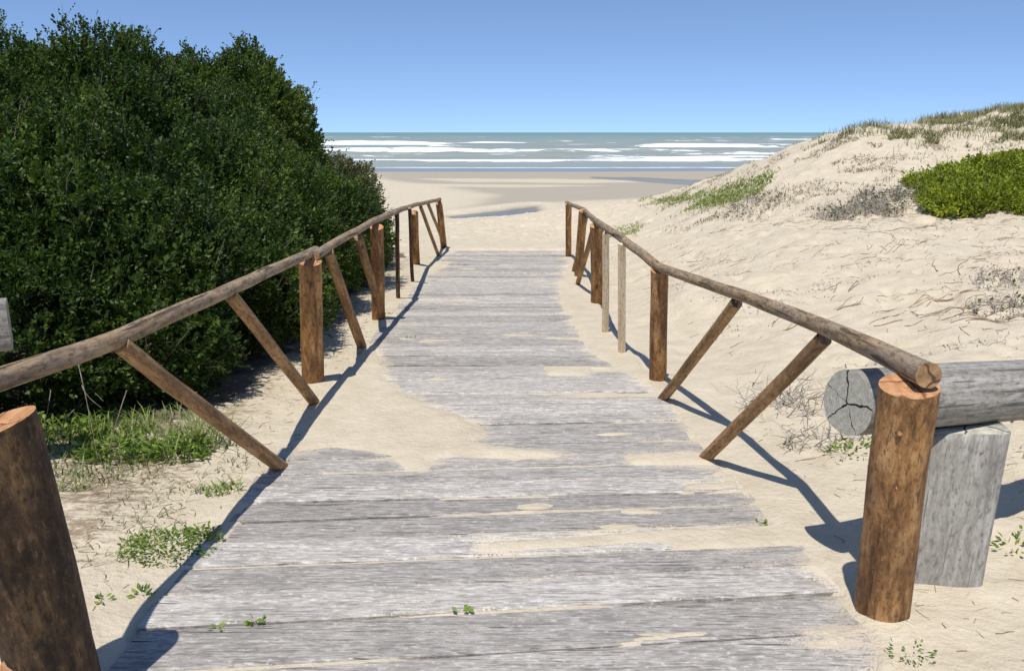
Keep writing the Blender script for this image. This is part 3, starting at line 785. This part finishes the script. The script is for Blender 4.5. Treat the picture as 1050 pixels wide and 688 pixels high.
G.build('post', MG, lb)
# crack cord
# left barrier: only its rounded end shows beside the bush
lb2 = thing('log_barrier', (-2.9, 4.0, 0), 'pale grey log end sticking out before the dark bush at the left edge', 'log barrier', 'log barriers at the head of the boardwalk')
e0 = at(9, 332, 4.0); e1 = e0 + Vector((-2.2, -1.25, .0)); bd = (e1 - e0).normalized()
sub('log', lb2, MG, [e0, e1], [.122, .128], seg=36, lump=.03, seed=95, bend=.01, square=5)
for k in (.30, 1.9):
    c = e0 + bd * k
    G = Geo(); half_log(G, (c.x, c.y, -.25), (c.x, c.y, c.z - .11), .33, .17, 8 + k, .5); G.build('post', MG, lb2)

# ---------------------------------------------------------------- foliage
def leaves(P, Dr, L, Wd, roll=None, fold=.15):
    """one folded quad per leaf: P base, Dr direction, L length, Wd half width"""
    n = len(P)
    Dr = Dr / np.linalg.norm(Dr, axis=1)[:, None]
    rnd = rng.normal(size=(n, 3)); s = np.cross(Dr, rnd); s /= np.linalg.norm(s, axis=1)[:, None] + 1e-9
    up = np.cross(s, Dr)
    L = np.broadcast_to(L, (n,))[:, None]; Wd = np.broadcast_to(Wd, (n,))[:, None]
    V = np.stack([P, P + Dr * L * .55 + s * Wd + up * L * fold, P + Dr * L, P + Dr * L * .55 - s * Wd + up * L * fold], 1)
    return V.reshape(-1, 3), np.arange(4 * n).reshape(n, 4)
def twig_geo(G, p0, p1, r, seg=3, bendv=None, n=4):
    p0 = np.array(p0); p1 = np.array(p1); d = p1 - p0; Lh = np.linalg.norm(d); d = d / (Lh + 1e-9)
    u = np.cross(d, [.3, .5, .8]); u /= np.linalg.norm(u); v = np.cross(d, u)
    V = []
    for i in range(n):
        f = i / (n - 1); c = p0 + (p1 - p0) * f + (0 if bendv is None else np.array(bendv) * math.sin(math.pi * f))
        for j in range(seg):
            a = 2 * math.pi * j / seg; V.append(c + (u * math.cos(a) + v * math.sin(a)) * r * (1 - .6 * f))
    Fc = [(i * seg + j, i * seg + (j + 1) % seg, (i + 1) * seg + (j + 1) % seg, (i + 1) * seg + j) for i in range(n - 1) for j in range(seg)]
    G.add(V, Fc)
def shrub(name, label, cat, lobes, dens, leafL, per, mat, root, group=None, sprig=.12, inner=.35, holes=.0, twigs=250, grow=.10, tintlo=.0, tinthi=1., ymax=None, up=.5, seed=0, trunks=4, ratio=.34, greytop=0):
    o = thing(name, root, label, cat, group)
    Vs = []; Ts = []; Fs = []; cnt = 0
    SP = []
    for li, (c, r) in enumerate(lobes):
        c = np.array(c, float); r = np.array(r, float)
        area = 4 * math.pi * (((r[0]*r[1])**1.6 + (r[0]*r[2])**1.6 + (r[1]*r[2])**1.6) / 3)**(1/1.6)
        for shell, dn in ((1.0, dens), (.88, dens * inner), (.72, dens * inner * .5)):
            n = int(area * dn)
            d = rng.normal(size=(n, 3)); d /= np.linalg.norm(d, axis=1)[:, None]
            nz = 1 + grow * 2 * fbm(d[:, 0] * 2.2 + li * 7 + d[:, 2] * 1.3, d[:, 1] * 2.2 + d[:, 2] * 2.1 + seed, 4, 500 + seed)
            nz = nz + .75 * grow * fbm((c[0] + d[:, 0] * r[0]) * 2.4 + (c[1] + d[:, 1] * r[1]) * 1.1, (c[2] + d[:, 2] * r[2]) * 2.6, 2, 515 + seed)
            p = c + d * r * (shell * nz * (1 - .06 * rng.random(n)))[:, None]
            keep = np.ones(n, bool)
            for lj, (c2, r2) in enumerate(lobes):
                if lj == li: continue
                q = (((p - np.array(c2)) / np.array(r2))**2).sum(1); keep &= q > (.86 * shell)**2
            gzv = ground(p[:, 0], p[:, 1]); keep &= p[:, 2] > gzv + .02
            nn = d / r; nn /= np.linalg.norm(nn, axis=1)[:, None]
            if ymax is not None: keep &= ~((nn[:, 1] > .35) & (rng.random(n) < .6))
            if holes and shell == 1.0:
                h = fbm(p[:, 0] * 2.3 + p[:, 2] * .7, p[:, 2] * 2.5 + p[:, 1] * 1.9, 3, 530 + seed)
                keep &= (h > -.38 + holes * rng.random(n) * .5 - .1)
            SP.append((p[keep], nn[keep], np.full(keep.sum(), shell)))
    P = np.concatenate([s[0] for s in SP]); NN = np.concatenate([s[1] for s in SP]); SH = np.concatenate([s[2] for s in SP])
    m = len(P)
    Dr = NN + np.array([0, 0, up]) + rng.normal(size=(m, 3)) * .45; Dr /= np.linalg.norm(Dr, axis=1)[:, None]
    tn = .5 + .5 * fbm(P[:, 0] * 1.9 + P[:, 1] * .8, P[:, 2] * 2.1 + P[:, 1] * 1.1, 3, 560 + seed) * 1.6
    ts = np.clip(tintlo + (tinthi - tintlo) * (.45 * tn + .55 * rng.random(m)), 0, 1)
    ln = sprig * (.6 + .8 * rng.random(m)) * np.where(rng.random(m) < .06, 2.2, 1)
    for k in range(per):
        f = (k + .5) / per
        base = P + Dr * (ln * (f - .3))[:, None]
        a = rng.normal(size=(m, 3)); a -= (a * Dr).sum(1)[:, None] * Dr; a /= np.linalg.norm(a, axis=1)[:, None]
        ld = a * (1.15 - .6 * f) + Dr * (.35 + .6 * f)
        L = leafL * (.7 + .6 * rng.random(m)) * np.where(SH < 1, 1.5, 1)
        v, fc = leaves(base, ld, L, L * ratio)
        Vs.append(v); Fs.append(fc + cnt); cnt += len(v)
        Ts.append(np.repeat(np.clip(ts + rng.normal(size=m) * .10, 0, 1), 4))
    mesh_obj('crown', np.concatenate(Vs), np.concatenate(Fs), mat, o, False, {'tint': ('FLOAT', np.concatenate(Ts))})
    G = Geo()
    idx = np.nonzero(SH == 1.0)[0]
    for i in rng.choice(idx, min(twigs, len(idx)), replace=False):
        p = P[i]; q = p + Dr[i] * ln[i] * rng.uniform(.4, 1.3)
        twig_geo(G, p - NN[i] * rng.uniform(.15, .5) - np.array([0, 0, rng.uniform(.05, .3)]), q, rng.uniform(.003, .007), bendv=rng.normal(size=3) * .03)
    for (c, r) in lobes:
        for k in range(trunks):
            cx = c[0] + rng.uniform(-.25, .25) * r[0]; cy = c[1] + rng.uniform(-.25, .25) * r[1]
            d = rng.normal(size=3); d[2] = abs(d[2]) + .3; d /= np.linalg.norm(d)
            q = np.array(c) + d * np.array(r) * .85
            twig_geo(G, (cx, cy, gz(cx, cy) - .1), q, rng.uniform(.02, .045) * min(1, r[2]), seg=6, bendv=rng.normal(size=3) * .15, n=7)
    G.build('branches', M_TWIG, o)
    return o
lobA = [((-4.15, 8.8, 1.15), (1.05, 1.5, 1.36)), ((-5.2, 8.4, 1.0), (1.6, 2.0, 1.72)), ((-6.9, 8.2, 1.15), (2.3, 2.2, 1.92)), ((-3.7, 9.6, .8), (1.2, 1.5, 1.12)),
        ((-3.1, 8.0, .35), (1.15, 2.2, 1.20)), ((-3.55, 6.3, .50), (1.45, 1.5, 1.30)), ((-5.2, 6.0, .5), (1.9, 1.35, 1.62)), ((-7.6, 6.0, .5), (2.0, 1.6, 1.8)),
        ((-2.75, 10.8, .3), (.95, 1.6, .95)), ((-9.5, 8.5, .9), (1.8, 2.4, 1.6)), ((-2.62, 5.6, .32), (.70, .8, .62)), ((-2.32, 7.0, .34), (.60, 1.0, .55)), ((-2.25, 8.8, .3), (.55, 1.1, .6)),
        ((-3.5, 5.1, .3), (1.0, .7, .85))]
shrub('coastal_shrub', 'huge dense dark green shrub filling the left side along the railing', 'shrub', lobA, 370, .032, 11, M_LEAF, (-4.6, 7.6, 0),
      'dense shrubs left of the boardwalk', inner=.45, holes=1.3, twigs=1500, grow=.20, ymax=1, seed=1)
lobB = [((-3.80, 12.6, 1.2), (.95, 1.3, 1.50)), ((-4.45, 12.5, 1.2), (.95, 1.0, 1.5)), ((-5.9, 12.6, 1.0), (1.5, 1.5, 1.4))]
shrub('coastal_shrub', 'tall round-topped green shrub rising behind the big dark bush, against the sky', 'shrub', lobB, 300, .042, 10, M_LEAF2, (-4.2, 12.6, -.3),
      'dense shrubs left of the boardwalk', inner=.45, holes=.7, twigs=260, grow=.13, seed=2, tintlo=.1)
lobC = [((-3.20, 14.4, .2), (.95, 1.4, 1.05)), ((-2.85, 12.8, .1), (.85, 1.0, .95)), ((-4.6, 15.2, .2), (1.3, 1.3, 1.2))]
shrub('coastal_shrub', 'lower grey-green shrub at the far seaward end of the left thicket', 'shrub', lobC, 230, .045, 8, M_LEAFGREY, (-3.2, 14.4, -.45),
      'dense shrubs left of the boardwalk', inner=.4, holes=1.3, twigs=1600, grow=.17, seed=3, tinthi=.95)

# dune shrub on the right, spread low over the slope
lobE = []
def hit(px, py, Y0, Y1):                          # where a sight line meets the sand
    u, yy, zz = ray(px, py); t = np.arange(Y0, Y1, .1)
    d = (CAM_Z + zz / yy * t) - ground(u / yy * t, t)
    i = int(np.argmax(d < 0)) if (d < 0).any() else int(np.argmin(np.abs(d)))
    return u / yy * t[i], t[i]
for (px, py, rx, ry, rz) in [(1032, 212, .75, .7, .24), (990, 213, .55, .6, .20), (955, 193, .40, .45, .16), (1000, 196, .75, .7, .24), (1050, 196, .8, .7, .28), (1040, 178, .8, .7, .26),
                             (1095, 205, 1.0, .8, .3), (1135, 192, 1.1, .9, .32), (1090, 178, .9, .8, .3), (1005, 180, .5, .5, .18), (972, 203, .4, .5, .16), (942, 192, .22, .3, .09), (958, 207, .22, .3, .09), (1000, 221, .3, .25, .10), (1045, 219, .35, .25, .12), (975, 184, .3, .3, .12)]:
    x, y = hit(px, py, 9, 20)
    lobE.append(((x, y, gz(x, y) + .04), (rx, ry, rz)))
shrub('dune_shrub', 'low spreading bright yellow-green shrub on the dune slope at the right edge', 'shrub', lobE, 330, .036, 9, M_DUNELEAF, lobE[0][0],
      inner=.4, holes=1.4, twigs=250, grow=.22, seed=4, sprig=.10, up=.9, trunks=2)

# dead twiggy plants on the dune face
def dry_plant(px, py, Y, rx, ry, h, n, label, leafy=.3, name='dry_bush', cat='dry plant', group='dried plants on the dune'):
    u, yy, zz = ray(px, py)
    # find where the ray meets the sand near Y
    best = min(np.arange(Y - 3, Y + 3, .1), key=lambda t: abs((CAM_Z + zz / yy * t) - gz(u / yy * t, t)))
    cx, cy = u / yy * best, best
    o = thing(name, (cx, cy, gz(cx, cy)), label, cat, group)
    G = Geo(); LP_ = []; LD_ = []
    for i in range(n):
        a = rng.uniform(0, 6.28); rr = math.sqrt(rng.random())
        x = cx + rx * rr * math.cos(a); y = cy + ry * rr * math.sin(a); z = gz(x, y)
        d = np.array([rng.normal() * .7, rng.normal() * .7, rng.uniform(.4, 1.1)]); d /= np.linalg.norm(d)
        L = h * rng.uniform(.4, 1.2); p1 = np.array([x, y, z - .02]) + d * L
        twig_geo(G, (x, y, z - .02), p1, rng.uniform(.003, .007), bendv=rng.normal(size=3) * .03)
        for k in range(3):
            f = rng.uniform(.3, 1); p = np.array([x, y, z]) + d * L * f
            if rng.random() < leafy: LP_.append(p); LD_.append(rng.normal(size=3) + np.array([0, 0, .6]))
            twig_geo(G, p, p + rng.normal(size=3) * h * .3 + np.array([0, 0, h * .15]), .003, n=3)
    G.build('stems', M_DRYGREY, o)
    if LP_:
        v, f = leaves(np.array(LP_), np.array(LD_), .05, .014); mesh_obj('leaves', v, f, M_LEAFGREY, o, False, {'tint': ('FLOAT', np.repeat(rng.random(len(LP_)), 4))})
    return o
dry_plant(878, 218, 12.4, .55, .5, .22, 240, 'grey dead twiggy bush on the dune just left of the bright green shrub', .5)
dry_plant(912, 205, 13.4, .5, .5, .20, 200, 'grey-green dry bush touching the left tip of the bright green shrub', .6)
dry_plant(768, 214, 16, .6, .9, .12, 160, 'sparse grey dry plants on the dune foot right of the green grass patch', .3)
dry_plant(1040, 290, 7.6, .35, .3, .10, 90, 'tangle of dry brown runners at the right edge below the green shrub', .1)
dry_plant(1035, 318, 6.6, .3, .25, .10, 80, 'dark tangle of dead roots on the sand at the right edge', .1)
dry_plant(800, 415, 4.9, .22, .22, .22, 30, 'bare thin-stemmed dry plant in the sand behind the near right brace', .03)
dry_plant(838, 455, 4.2, .20, .14, .16, 22, 'small wiry plant with pale stalks beside the end of the grey log', .08)

# ---------------------------------------------------------------- grass
def blades(pts, h, wd, lean=.5, bend=.5, curl=1):
    n = len(pts)
    a = rng.uniform(0, 2 * math.pi, n)
    d = np.stack([np.cos(a), np.sin(a), np.zeros(n)], 1); s = np.stack([-np.sin(a), np.cos(a), np.zeros(n)], 1)
    h = np.broadcast_to(h, (n,)) * (.5 + rng.random(n)); wd = np.broadcast_to(wd, (n,))
    ln = lean * rng.random(n)
    Z = np.array([0, 0, 1.])
    rows = []
    for k, (f, wf) in enumerate([(0, 1), (.35, .9), (.7, .6), (1, .06)]):
        c = pts + Z * (h * f * (1 - .3 * bend * f * f))[:, None] + d * (h * (ln * f + bend * f * f * .6))[:, None]
        rows.append(c - s * (wd * wf)[:, None]); rows.append(c + s * (wd * wf)[:, None])
    V = np.stack(rows, 1).reshape(-1, 3)
    base = np.arange(n)[:, None] * 8
    Fc = np.concatenate([base + np.array([2 * k, 2 * k + 1, 2 * k + 3, 2 * k + 2]) for k in range(3)])
    t = np.repeat(np.clip(.45 + .3 * rng.normal(size=n), 0, 1), 8)
    return V, Fc, t
def scatter(n, fn, zoff=-.01):
    x, y = fn(n); z = ground(x, y) + zoff
    return np.stack([x, y, z], 1)
def stuff_blades(name, pts, h, wd, mat, label=None, **k):
    V, Fc, t = blades(pts, h, wd, **k)
    o = mesh_obj(name, V, Fc, mat, None, False, {'tint': ('FLOAT', t)}); return tag(o, label, 'grass', kind='stuff')
# marram on the crest
def crest(n):
    x = rng.uniform(6.2, 18, n); yc = 17.9 + .35 * (x < 7) + .9 * rng.normal(size=n) + .2
    dens = fbm(x * 1.3, yc * 1.3, 3, 700) + .16 * (x - 9.5)
    k = dens + rng.normal(size=n) * .15 > -.05
    return x[k], yc[k]
stuff_blades('dune_grass', scatter(24000, crest), .16, .0055, M_DUNEGRASS, 'olive marram grass along the crest of the dune on the right', lean=.5, bend=.6)
def upper(n):
    x = rng.uniform(7.5, 16, n); y = rng.uniform(15, 17.6, n)
    k = fbm(x * 1.8, y * 1.8, 3, 710) + .20 * (x - 9.6) + .16 * (y - 16.6) > .06
    return x[k], y[k]
stuff_blades('dry_dune_grass', scatter(26000, upper), .12, .007, M_DUNEGRASS, 'sparse dry grass tufts on the upper face of the dune', lean=.6, bend=.6)
def patch(P, n, edge=.4, seed=0, sc=.9, th=0):
    xa = [p[0] for p in P]; ya = [p[1] for p in P]
    def f(_):
        x = rng.uniform(min(xa) - edge, max(xa) + edge, n); y = rng.uniform(min(ya) - edge, max(ya) + edge, n)
        k = sdpoly(x, y, P) + edge * fbm(x * sc, y * sc, 3, 720 + seed) + rng.normal(size=n) * edge * .25 > th
        return x[k], y[k]
    return f
def hit(px, py, Y0, Y1):
    u, yy, zz = ray(px, py); t = np.arange(Y0, Y1, .1)
    d = (CAM_Z + zz / yy * t) - ground(u / yy * t, t)
    i = int(np.argmax(d < 0)) if (d < 0).any() else int(np.argmin(np.abs(d)))
    return u / yy * t[i], t[i]
GP = [hit(*p, 10, 32) for p in [(655, 206), (690, 199), (730, 195), (765, 191), (795, 182), (778, 199), (745, 209), (718, 216), (700, 210)]]
stuff_blades('beach_grass', scatter(0, patch(GP, 26000, .5, 1)), .07, .010, M_BEACHGRASS, 'short yellow-green grass patch where the dune meets the beach', lean=.8, bend=.6)
GP2 = [hit(*p, 9, 30) for p in [(630, 232), (655, 228), (652, 242), (630, 243)]]
stuff_blades('beach_grass', scatter(0, patch(GP2, 2600, .25, 2)), .06, .008, M_BEACHGRASS, 'small green grass patch on the sand behind the right railing posts', lean=.8, bend=.6)
GP3 = [hit(*p, 9, 26) for p in [(372, 215), (388, 212), (395, 225), (396, 250), (385, 246)]]
stuff_blades('beach_grass', scatter(0, patch(GP3, 5000, .3, 3)), .12, .010, M_WEED, 'bright green grass at the far foot of the left thicket', lean=.6, bend=.5)
# grass under the bush on the left
GP4 = [D(*p) for p in [(40, 430), (100, 425), (180, 430), (232, 438), (232, 455), (190, 478), (120, 484), (90, 500), (50, 500)]]
stuff_blades('bush_foot_grass', scatter(0, patch(GP4, 3200, .16, 4, 2.2)), .085, .0035, M_GRASS, 'mixed green and straw grass at the foot of the big left bush', lean=.7, bend=.8)
GP5 = [D(*p) for p in [(60, 470), (200, 480), (260, 450), (300, 470), (230, 500), (180, 560), (120, 600), (90, 560)]]
stuff_blades('sparse_dry_grass', scatter(0, patch(GP5, 2600, .25, 5, 3.0, .12)), .045, .003, M_DUNEGRASS, 'sparse dry blades on the sand left of the boardwalk', lean=1.2, bend=.9)

RX = [hit(px, py, 9, 26) for px, py in [(700, 183), (730, 178), (760, 172), (800, 160), (840, 146), (870, 141), (900, 150), (950, 140), (1000, 150), (900, 175), (850, 165), (820, 200), (760, 205), (730, 222)]]
def ridge(n):
    xs_, ys_ = [], []
    for (cx, cy) in RX:
        m = n // len(RX); xs_.append(cx + rng.normal(size=m) * .55); ys_.append(cy + rng.normal(size=m) * .7)
    x = np.concatenate(xs_); y = np.concatenate(ys_); k = fbm(x * 2.2, y * 2.2, 3, 741) > .08
    return x[k], y[k]
M_DRYBLADE = leaf_mat('dry_blade', (.16, .12, .085), (.27, .22, .16), (.38, .33, .22), .15, .7)
stuff_blades('dry_dune_scrub', scatter(14000, ridge), .06, .006, M_DRYBLADE, 'thin dry grey-brown scrub over the ridge and face of the dune', lean=1.2, bend=.8)
def spots(n):
    x = rng.uniform(1.8, 9, n); y = rng.uniform(3.2, 13.5, n)
    k = fbm(x * 1.1, y * 2.4, 4, 751) + rng.normal(size=n) * .06 > .22
    return x[k], y[k]
stuff_blades('dry_sand_litter', scatter(26000, spots), .028, .004, M_DRYBLADE, 'brown scraps of dry plants scattered over the trampled sand', lean=2.2, bend=.9)
def tuft(px, py, rad, n, h, wd, mat, label, name='grass_tuft', cat='grass tuft', group='green tufts beside the boardwalk', lean=.6, bend=.7):
    x0, y0 = D(px, py); a = rng.uniform(0, 6.28, n); r = rad * np.sqrt(rng.random(n))
    x = x0 + r * np.cos(a) * 1.2; y = y0 + r * np.sin(a)
    P = np.stack([x, y, ground(x, y) - .005], 1)
    V, Fc, t = blades(P, h, wd, lean, bend)
    o = mesh_obj(name, V - np.array([x0, y0, gz(x0, y0)]), Fc, mat, None, False, {'tint': ('FLOAT', t)}); o.location = (x0, y0, gz(x0, y0))
    return tag(o, label, cat, group)
def weed(px, py, rad, n, h, label, leaf=.05, name='leafy_weed', cat='weed', group='green weeds in the sand', mat=None):
    x0, y0 = D(px, py); a = rng.uniform(0, 6.28, n); r = rad * np.sqrt(rng.random(n))
    x = x0 + r * np.cos(a) * 1.3; y = y0 + r * np.sin(a)
    P = np.stack([x, y, ground(x, y) + h * rng.random(n)], 1)
    d = np.stack([np.cos(a) + rng.normal(size=n) * .6, np.sin(a) + rng.normal(size=n) * .6, .25 + .5 * rng.random(n)], 1)
    V, Fc = leaves(P, d, leaf * (.6 + .7 * rng.random(n)), leaf * .26, fold=.1)
    t = np.repeat(np.clip(.5 + .28 * rng.normal(size=n), 0, 1), 4)
    z0 = gz(x0, y0)
    o = mesh_obj(name, V - np.array([x0, y0, z0]), Fc, mat or M_WEED, None, False, {'tint': ('FLOAT', t)}); o.location = (x0, y0, z0)
    return tag(o, label, cat, group)
tuft(190, 462, .14, 60, .22, .0045, M_BEACHGRASS, 'tall arching grass tuft in front of the bush beside the near left brace', lean=.5, bend=1.0)
tuft(222, 456, .12, 34, .22, .0045, M_BEACHGRASS, 'pale long-bladed tuft directly behind the near left brace', lean=.5, bend=1.0)
tuft(225, 503, .09, 130, .05, .003, M_WEED, 'short green tuft against the left edge of the boards, farther of two')
tuft(95, 452, .14, 90, .16, .004, M_WEED, 'bright green grass blades at the foot of the bush, nearest the dark post', lean=.7, bend=1.0)
tuft(138, 446, .12, 70, .15, .004, M_WEED, 'bright green grass blades at the foot of the bush, left of the arching tuft', lean=.7, bend=1.0)
weed(118, 468, .15, 300, .07, 'bright green leafy weed at the foot of the big bush, leftmost of the weeds')
weed(182, 468, .12, 220, .09, 'bright green leafy weed under the arching grass tuft')
weed(64, 452, .18, 240, .10, 'green weed clump right behind the dark near post')
weed(176, 562, .16, 800, .035, 'low yellow-green creeping weed patch left of the boards', .020)
weed(208, 545, .05, 60, .03, 'little creeping weed touching the left edge of the boards', .026)
weed(147, 608, .025, 14, .02, 'tiny green sprout left of the boards near the dark post', .03)
weed(105, 616, .02, 10, .02, 'tiny green sprout close beside the dark near post', .03)
weed(878, 472, .13, 70, .03, 'small green weed on the sand under the cracked log end', .035)
weed(1048, 455, .16, 160, .14, 'green weed clump at the right edge behind the grey log post', .05)
weed(1040, 560, .07, 34, .03, 'sparse sprouts on the sand at the right edge by the grey post', .03)
weed(935, 672, .06, 46, .02, 'small brownish-green creeper on the sand in front of the right post', .018)
for (px, py, r, n, lb_) in [(222, 646, .010, 4, 'single green leaf lying in the nearest long gap at its left end'), (262, 640, .020, 9, 'little group of green leaves in the nearest gap of the boards, left of the middle'),
                            (274, 637, .008, 3, 'yellowish leaf beside the little group of green leaves on the boards'), (478, 628, .016, 5, 'green leaves on the nearest gap, right in the middle of the boardwalk'),
                            (780, 537, .014, 5, 'small green leaves on the sand strip across the right half of the boards'), (417, 346, .03, 8, 'green leaf on the farther boards, left of the middle'),
                            (398, 322, .04, 8, 'tiny green leaves on sandy boards beside the left railing'), (342, 450, .02, 5, 'green sprig on the large sand drift by its near left corner')]:
    x0, y0 = D(px, py); P = np.stack([x0 + rng.normal(size=n) * r, y0 + rng.normal(size=n) * r * .6, np.full(n, zdeck(y0) + .008)], 1)
    d = rng.normal(size=(n, 3)); d[:, 2] = np.abs(d[:, 2]) * .15
    V, Fc = leaves(P, d, .028, .009, fold=.06)
    o = mesh_obj('fallen_leaf', V - np.array([x0, y0, zdeck(y0)]), Fc, M_WEED, None, False, {'tint': ('FLOAT', rng.random(4 * n) * .6 + .3)}); o.location = (x0, y0, zdeck(y0))
    tag(o, lb_, 'leaf', 'green leaves fallen on the boards')

# ---------------------------------------------------------------- dry runners and litter
G = Geo()
def runner(x, y, ang, L, r, wob=.4):
    n = max(4, int(L / .06)); V = []; seg = 4
    a = ang; px, py = x, y; pts = []
    for i in range(n):
        pts.append((px, py)); a += rng.normal() * wob * .35; px += math.cos(a) * L / n; py += math.sin(a) * L / n
    pts = np.array(pts); z = ground(pts[:, 0], pts[:, 1]) + r * .4 + np.abs(rng.normal(size=n)) * r * .6
    for i in range(n):
        rr = r * (1 - .5 * i / n)
        for j in range(seg):
            t = 2 * math.pi * j / seg + .4
            V.append((pts[i, 0] - math.sin(ang) * math.cos(t) * rr, pts[i, 1] + math.cos(ang) * math.cos(t) * rr, z[i] + math.sin(t) * rr))
    G.add(V, [(i * seg + j, i * seg + (j + 1) % seg, (i + 1) * seg + (j + 1) % seg, (i + 1) * seg + j) for i in range(n - 1) for j in range(seg)])
for k in range(3000):
    Y = rng.uniform(4, 13.5); x = rng.uniform(1.7, 9)
    if fbm(np.array([x * .8]), np.array([Y * .8]), 3, 800)[0] + .05 * (x - 5) + rng.normal() * .2 < -.02: continue
    runner(x, Y, rng.normal() * .5 + .6 + (3.14 if rng.random() < .5 else 0), rng.uniform(.05, .28), rng.uniform(.0018, .004), .5)
for (px, py, an, L) in [(905, 262, .9, 1.6), (960, 235, 2.6, 1.4), (1010, 285, .6, 1.5), (1000, 300, 3.3, 1.2), (930, 322, .1, 1.1), (925, 325, 3.6, .5), (870, 300, .9, .7), (980, 330, .3, .9),
                       (850, 320, .5, .5), (1000, 322, .7, 1.3), (960, 280, 1.0, .8), (1020, 250, .6, 1.2), (930, 250, .8, .8), (800, 340, .8, .5)]:
    x, y = hit(px, py, 3, 20); 
    for q in range(3): runner(x + rng.normal() * .06, y + rng.normal() * .06, an + rng.normal() * .15, L * rng.uniform(.5, 1), rng.uniform(.003, .006), .35)
for k in range(700):                              # litter on the left strip and near right
    if rng.random() < .7: x, Y = rng.uniform(-2.4, -1.35), rng.uniform(2.2, 9)
    else: x, Y = rng.uniform(1.35, 2.6), rng.uniform(2.3, 5)
    runner(x, Y, rng.uniform(0, 6.28), rng.uniform(.02, .10), rng.uniform(.001, .0025), .6)
tag(G.build('dry_runners', M_DRY), 'dry brown runners, roots and stalks strewn over the sand', 'plant litter', kind='stuff')
# grey stray twigs hanging at the bush foot
o = thing('dead_branches', (-2.6, 4.7, 0), 'thin bare grey branches sticking out of the foot of the big bush', 'branches')
G = Geo()
for (a, b_) in [((80, 372, 4.6), (100, 470, 4.1)), ((130, 400, 4.5), (112, 460, 4.2)), ((76, 420, 4.5), (62, 455, 4.2)), ((84, 395, 4.4), (104, 418, 4.3)), ((52, 400, 4.4), (45, 440, 4.2))]:
    twig_geo(G, at(*a), at(*b_), .0035, seg=5, bendv=rng.normal(size=3) * .02, n=6)
G.build('twigs', M_TWIG, o)
print('faces', sum(len(o.data.polygons) for o in bpy.data.objects if o.type == 'MESH'))
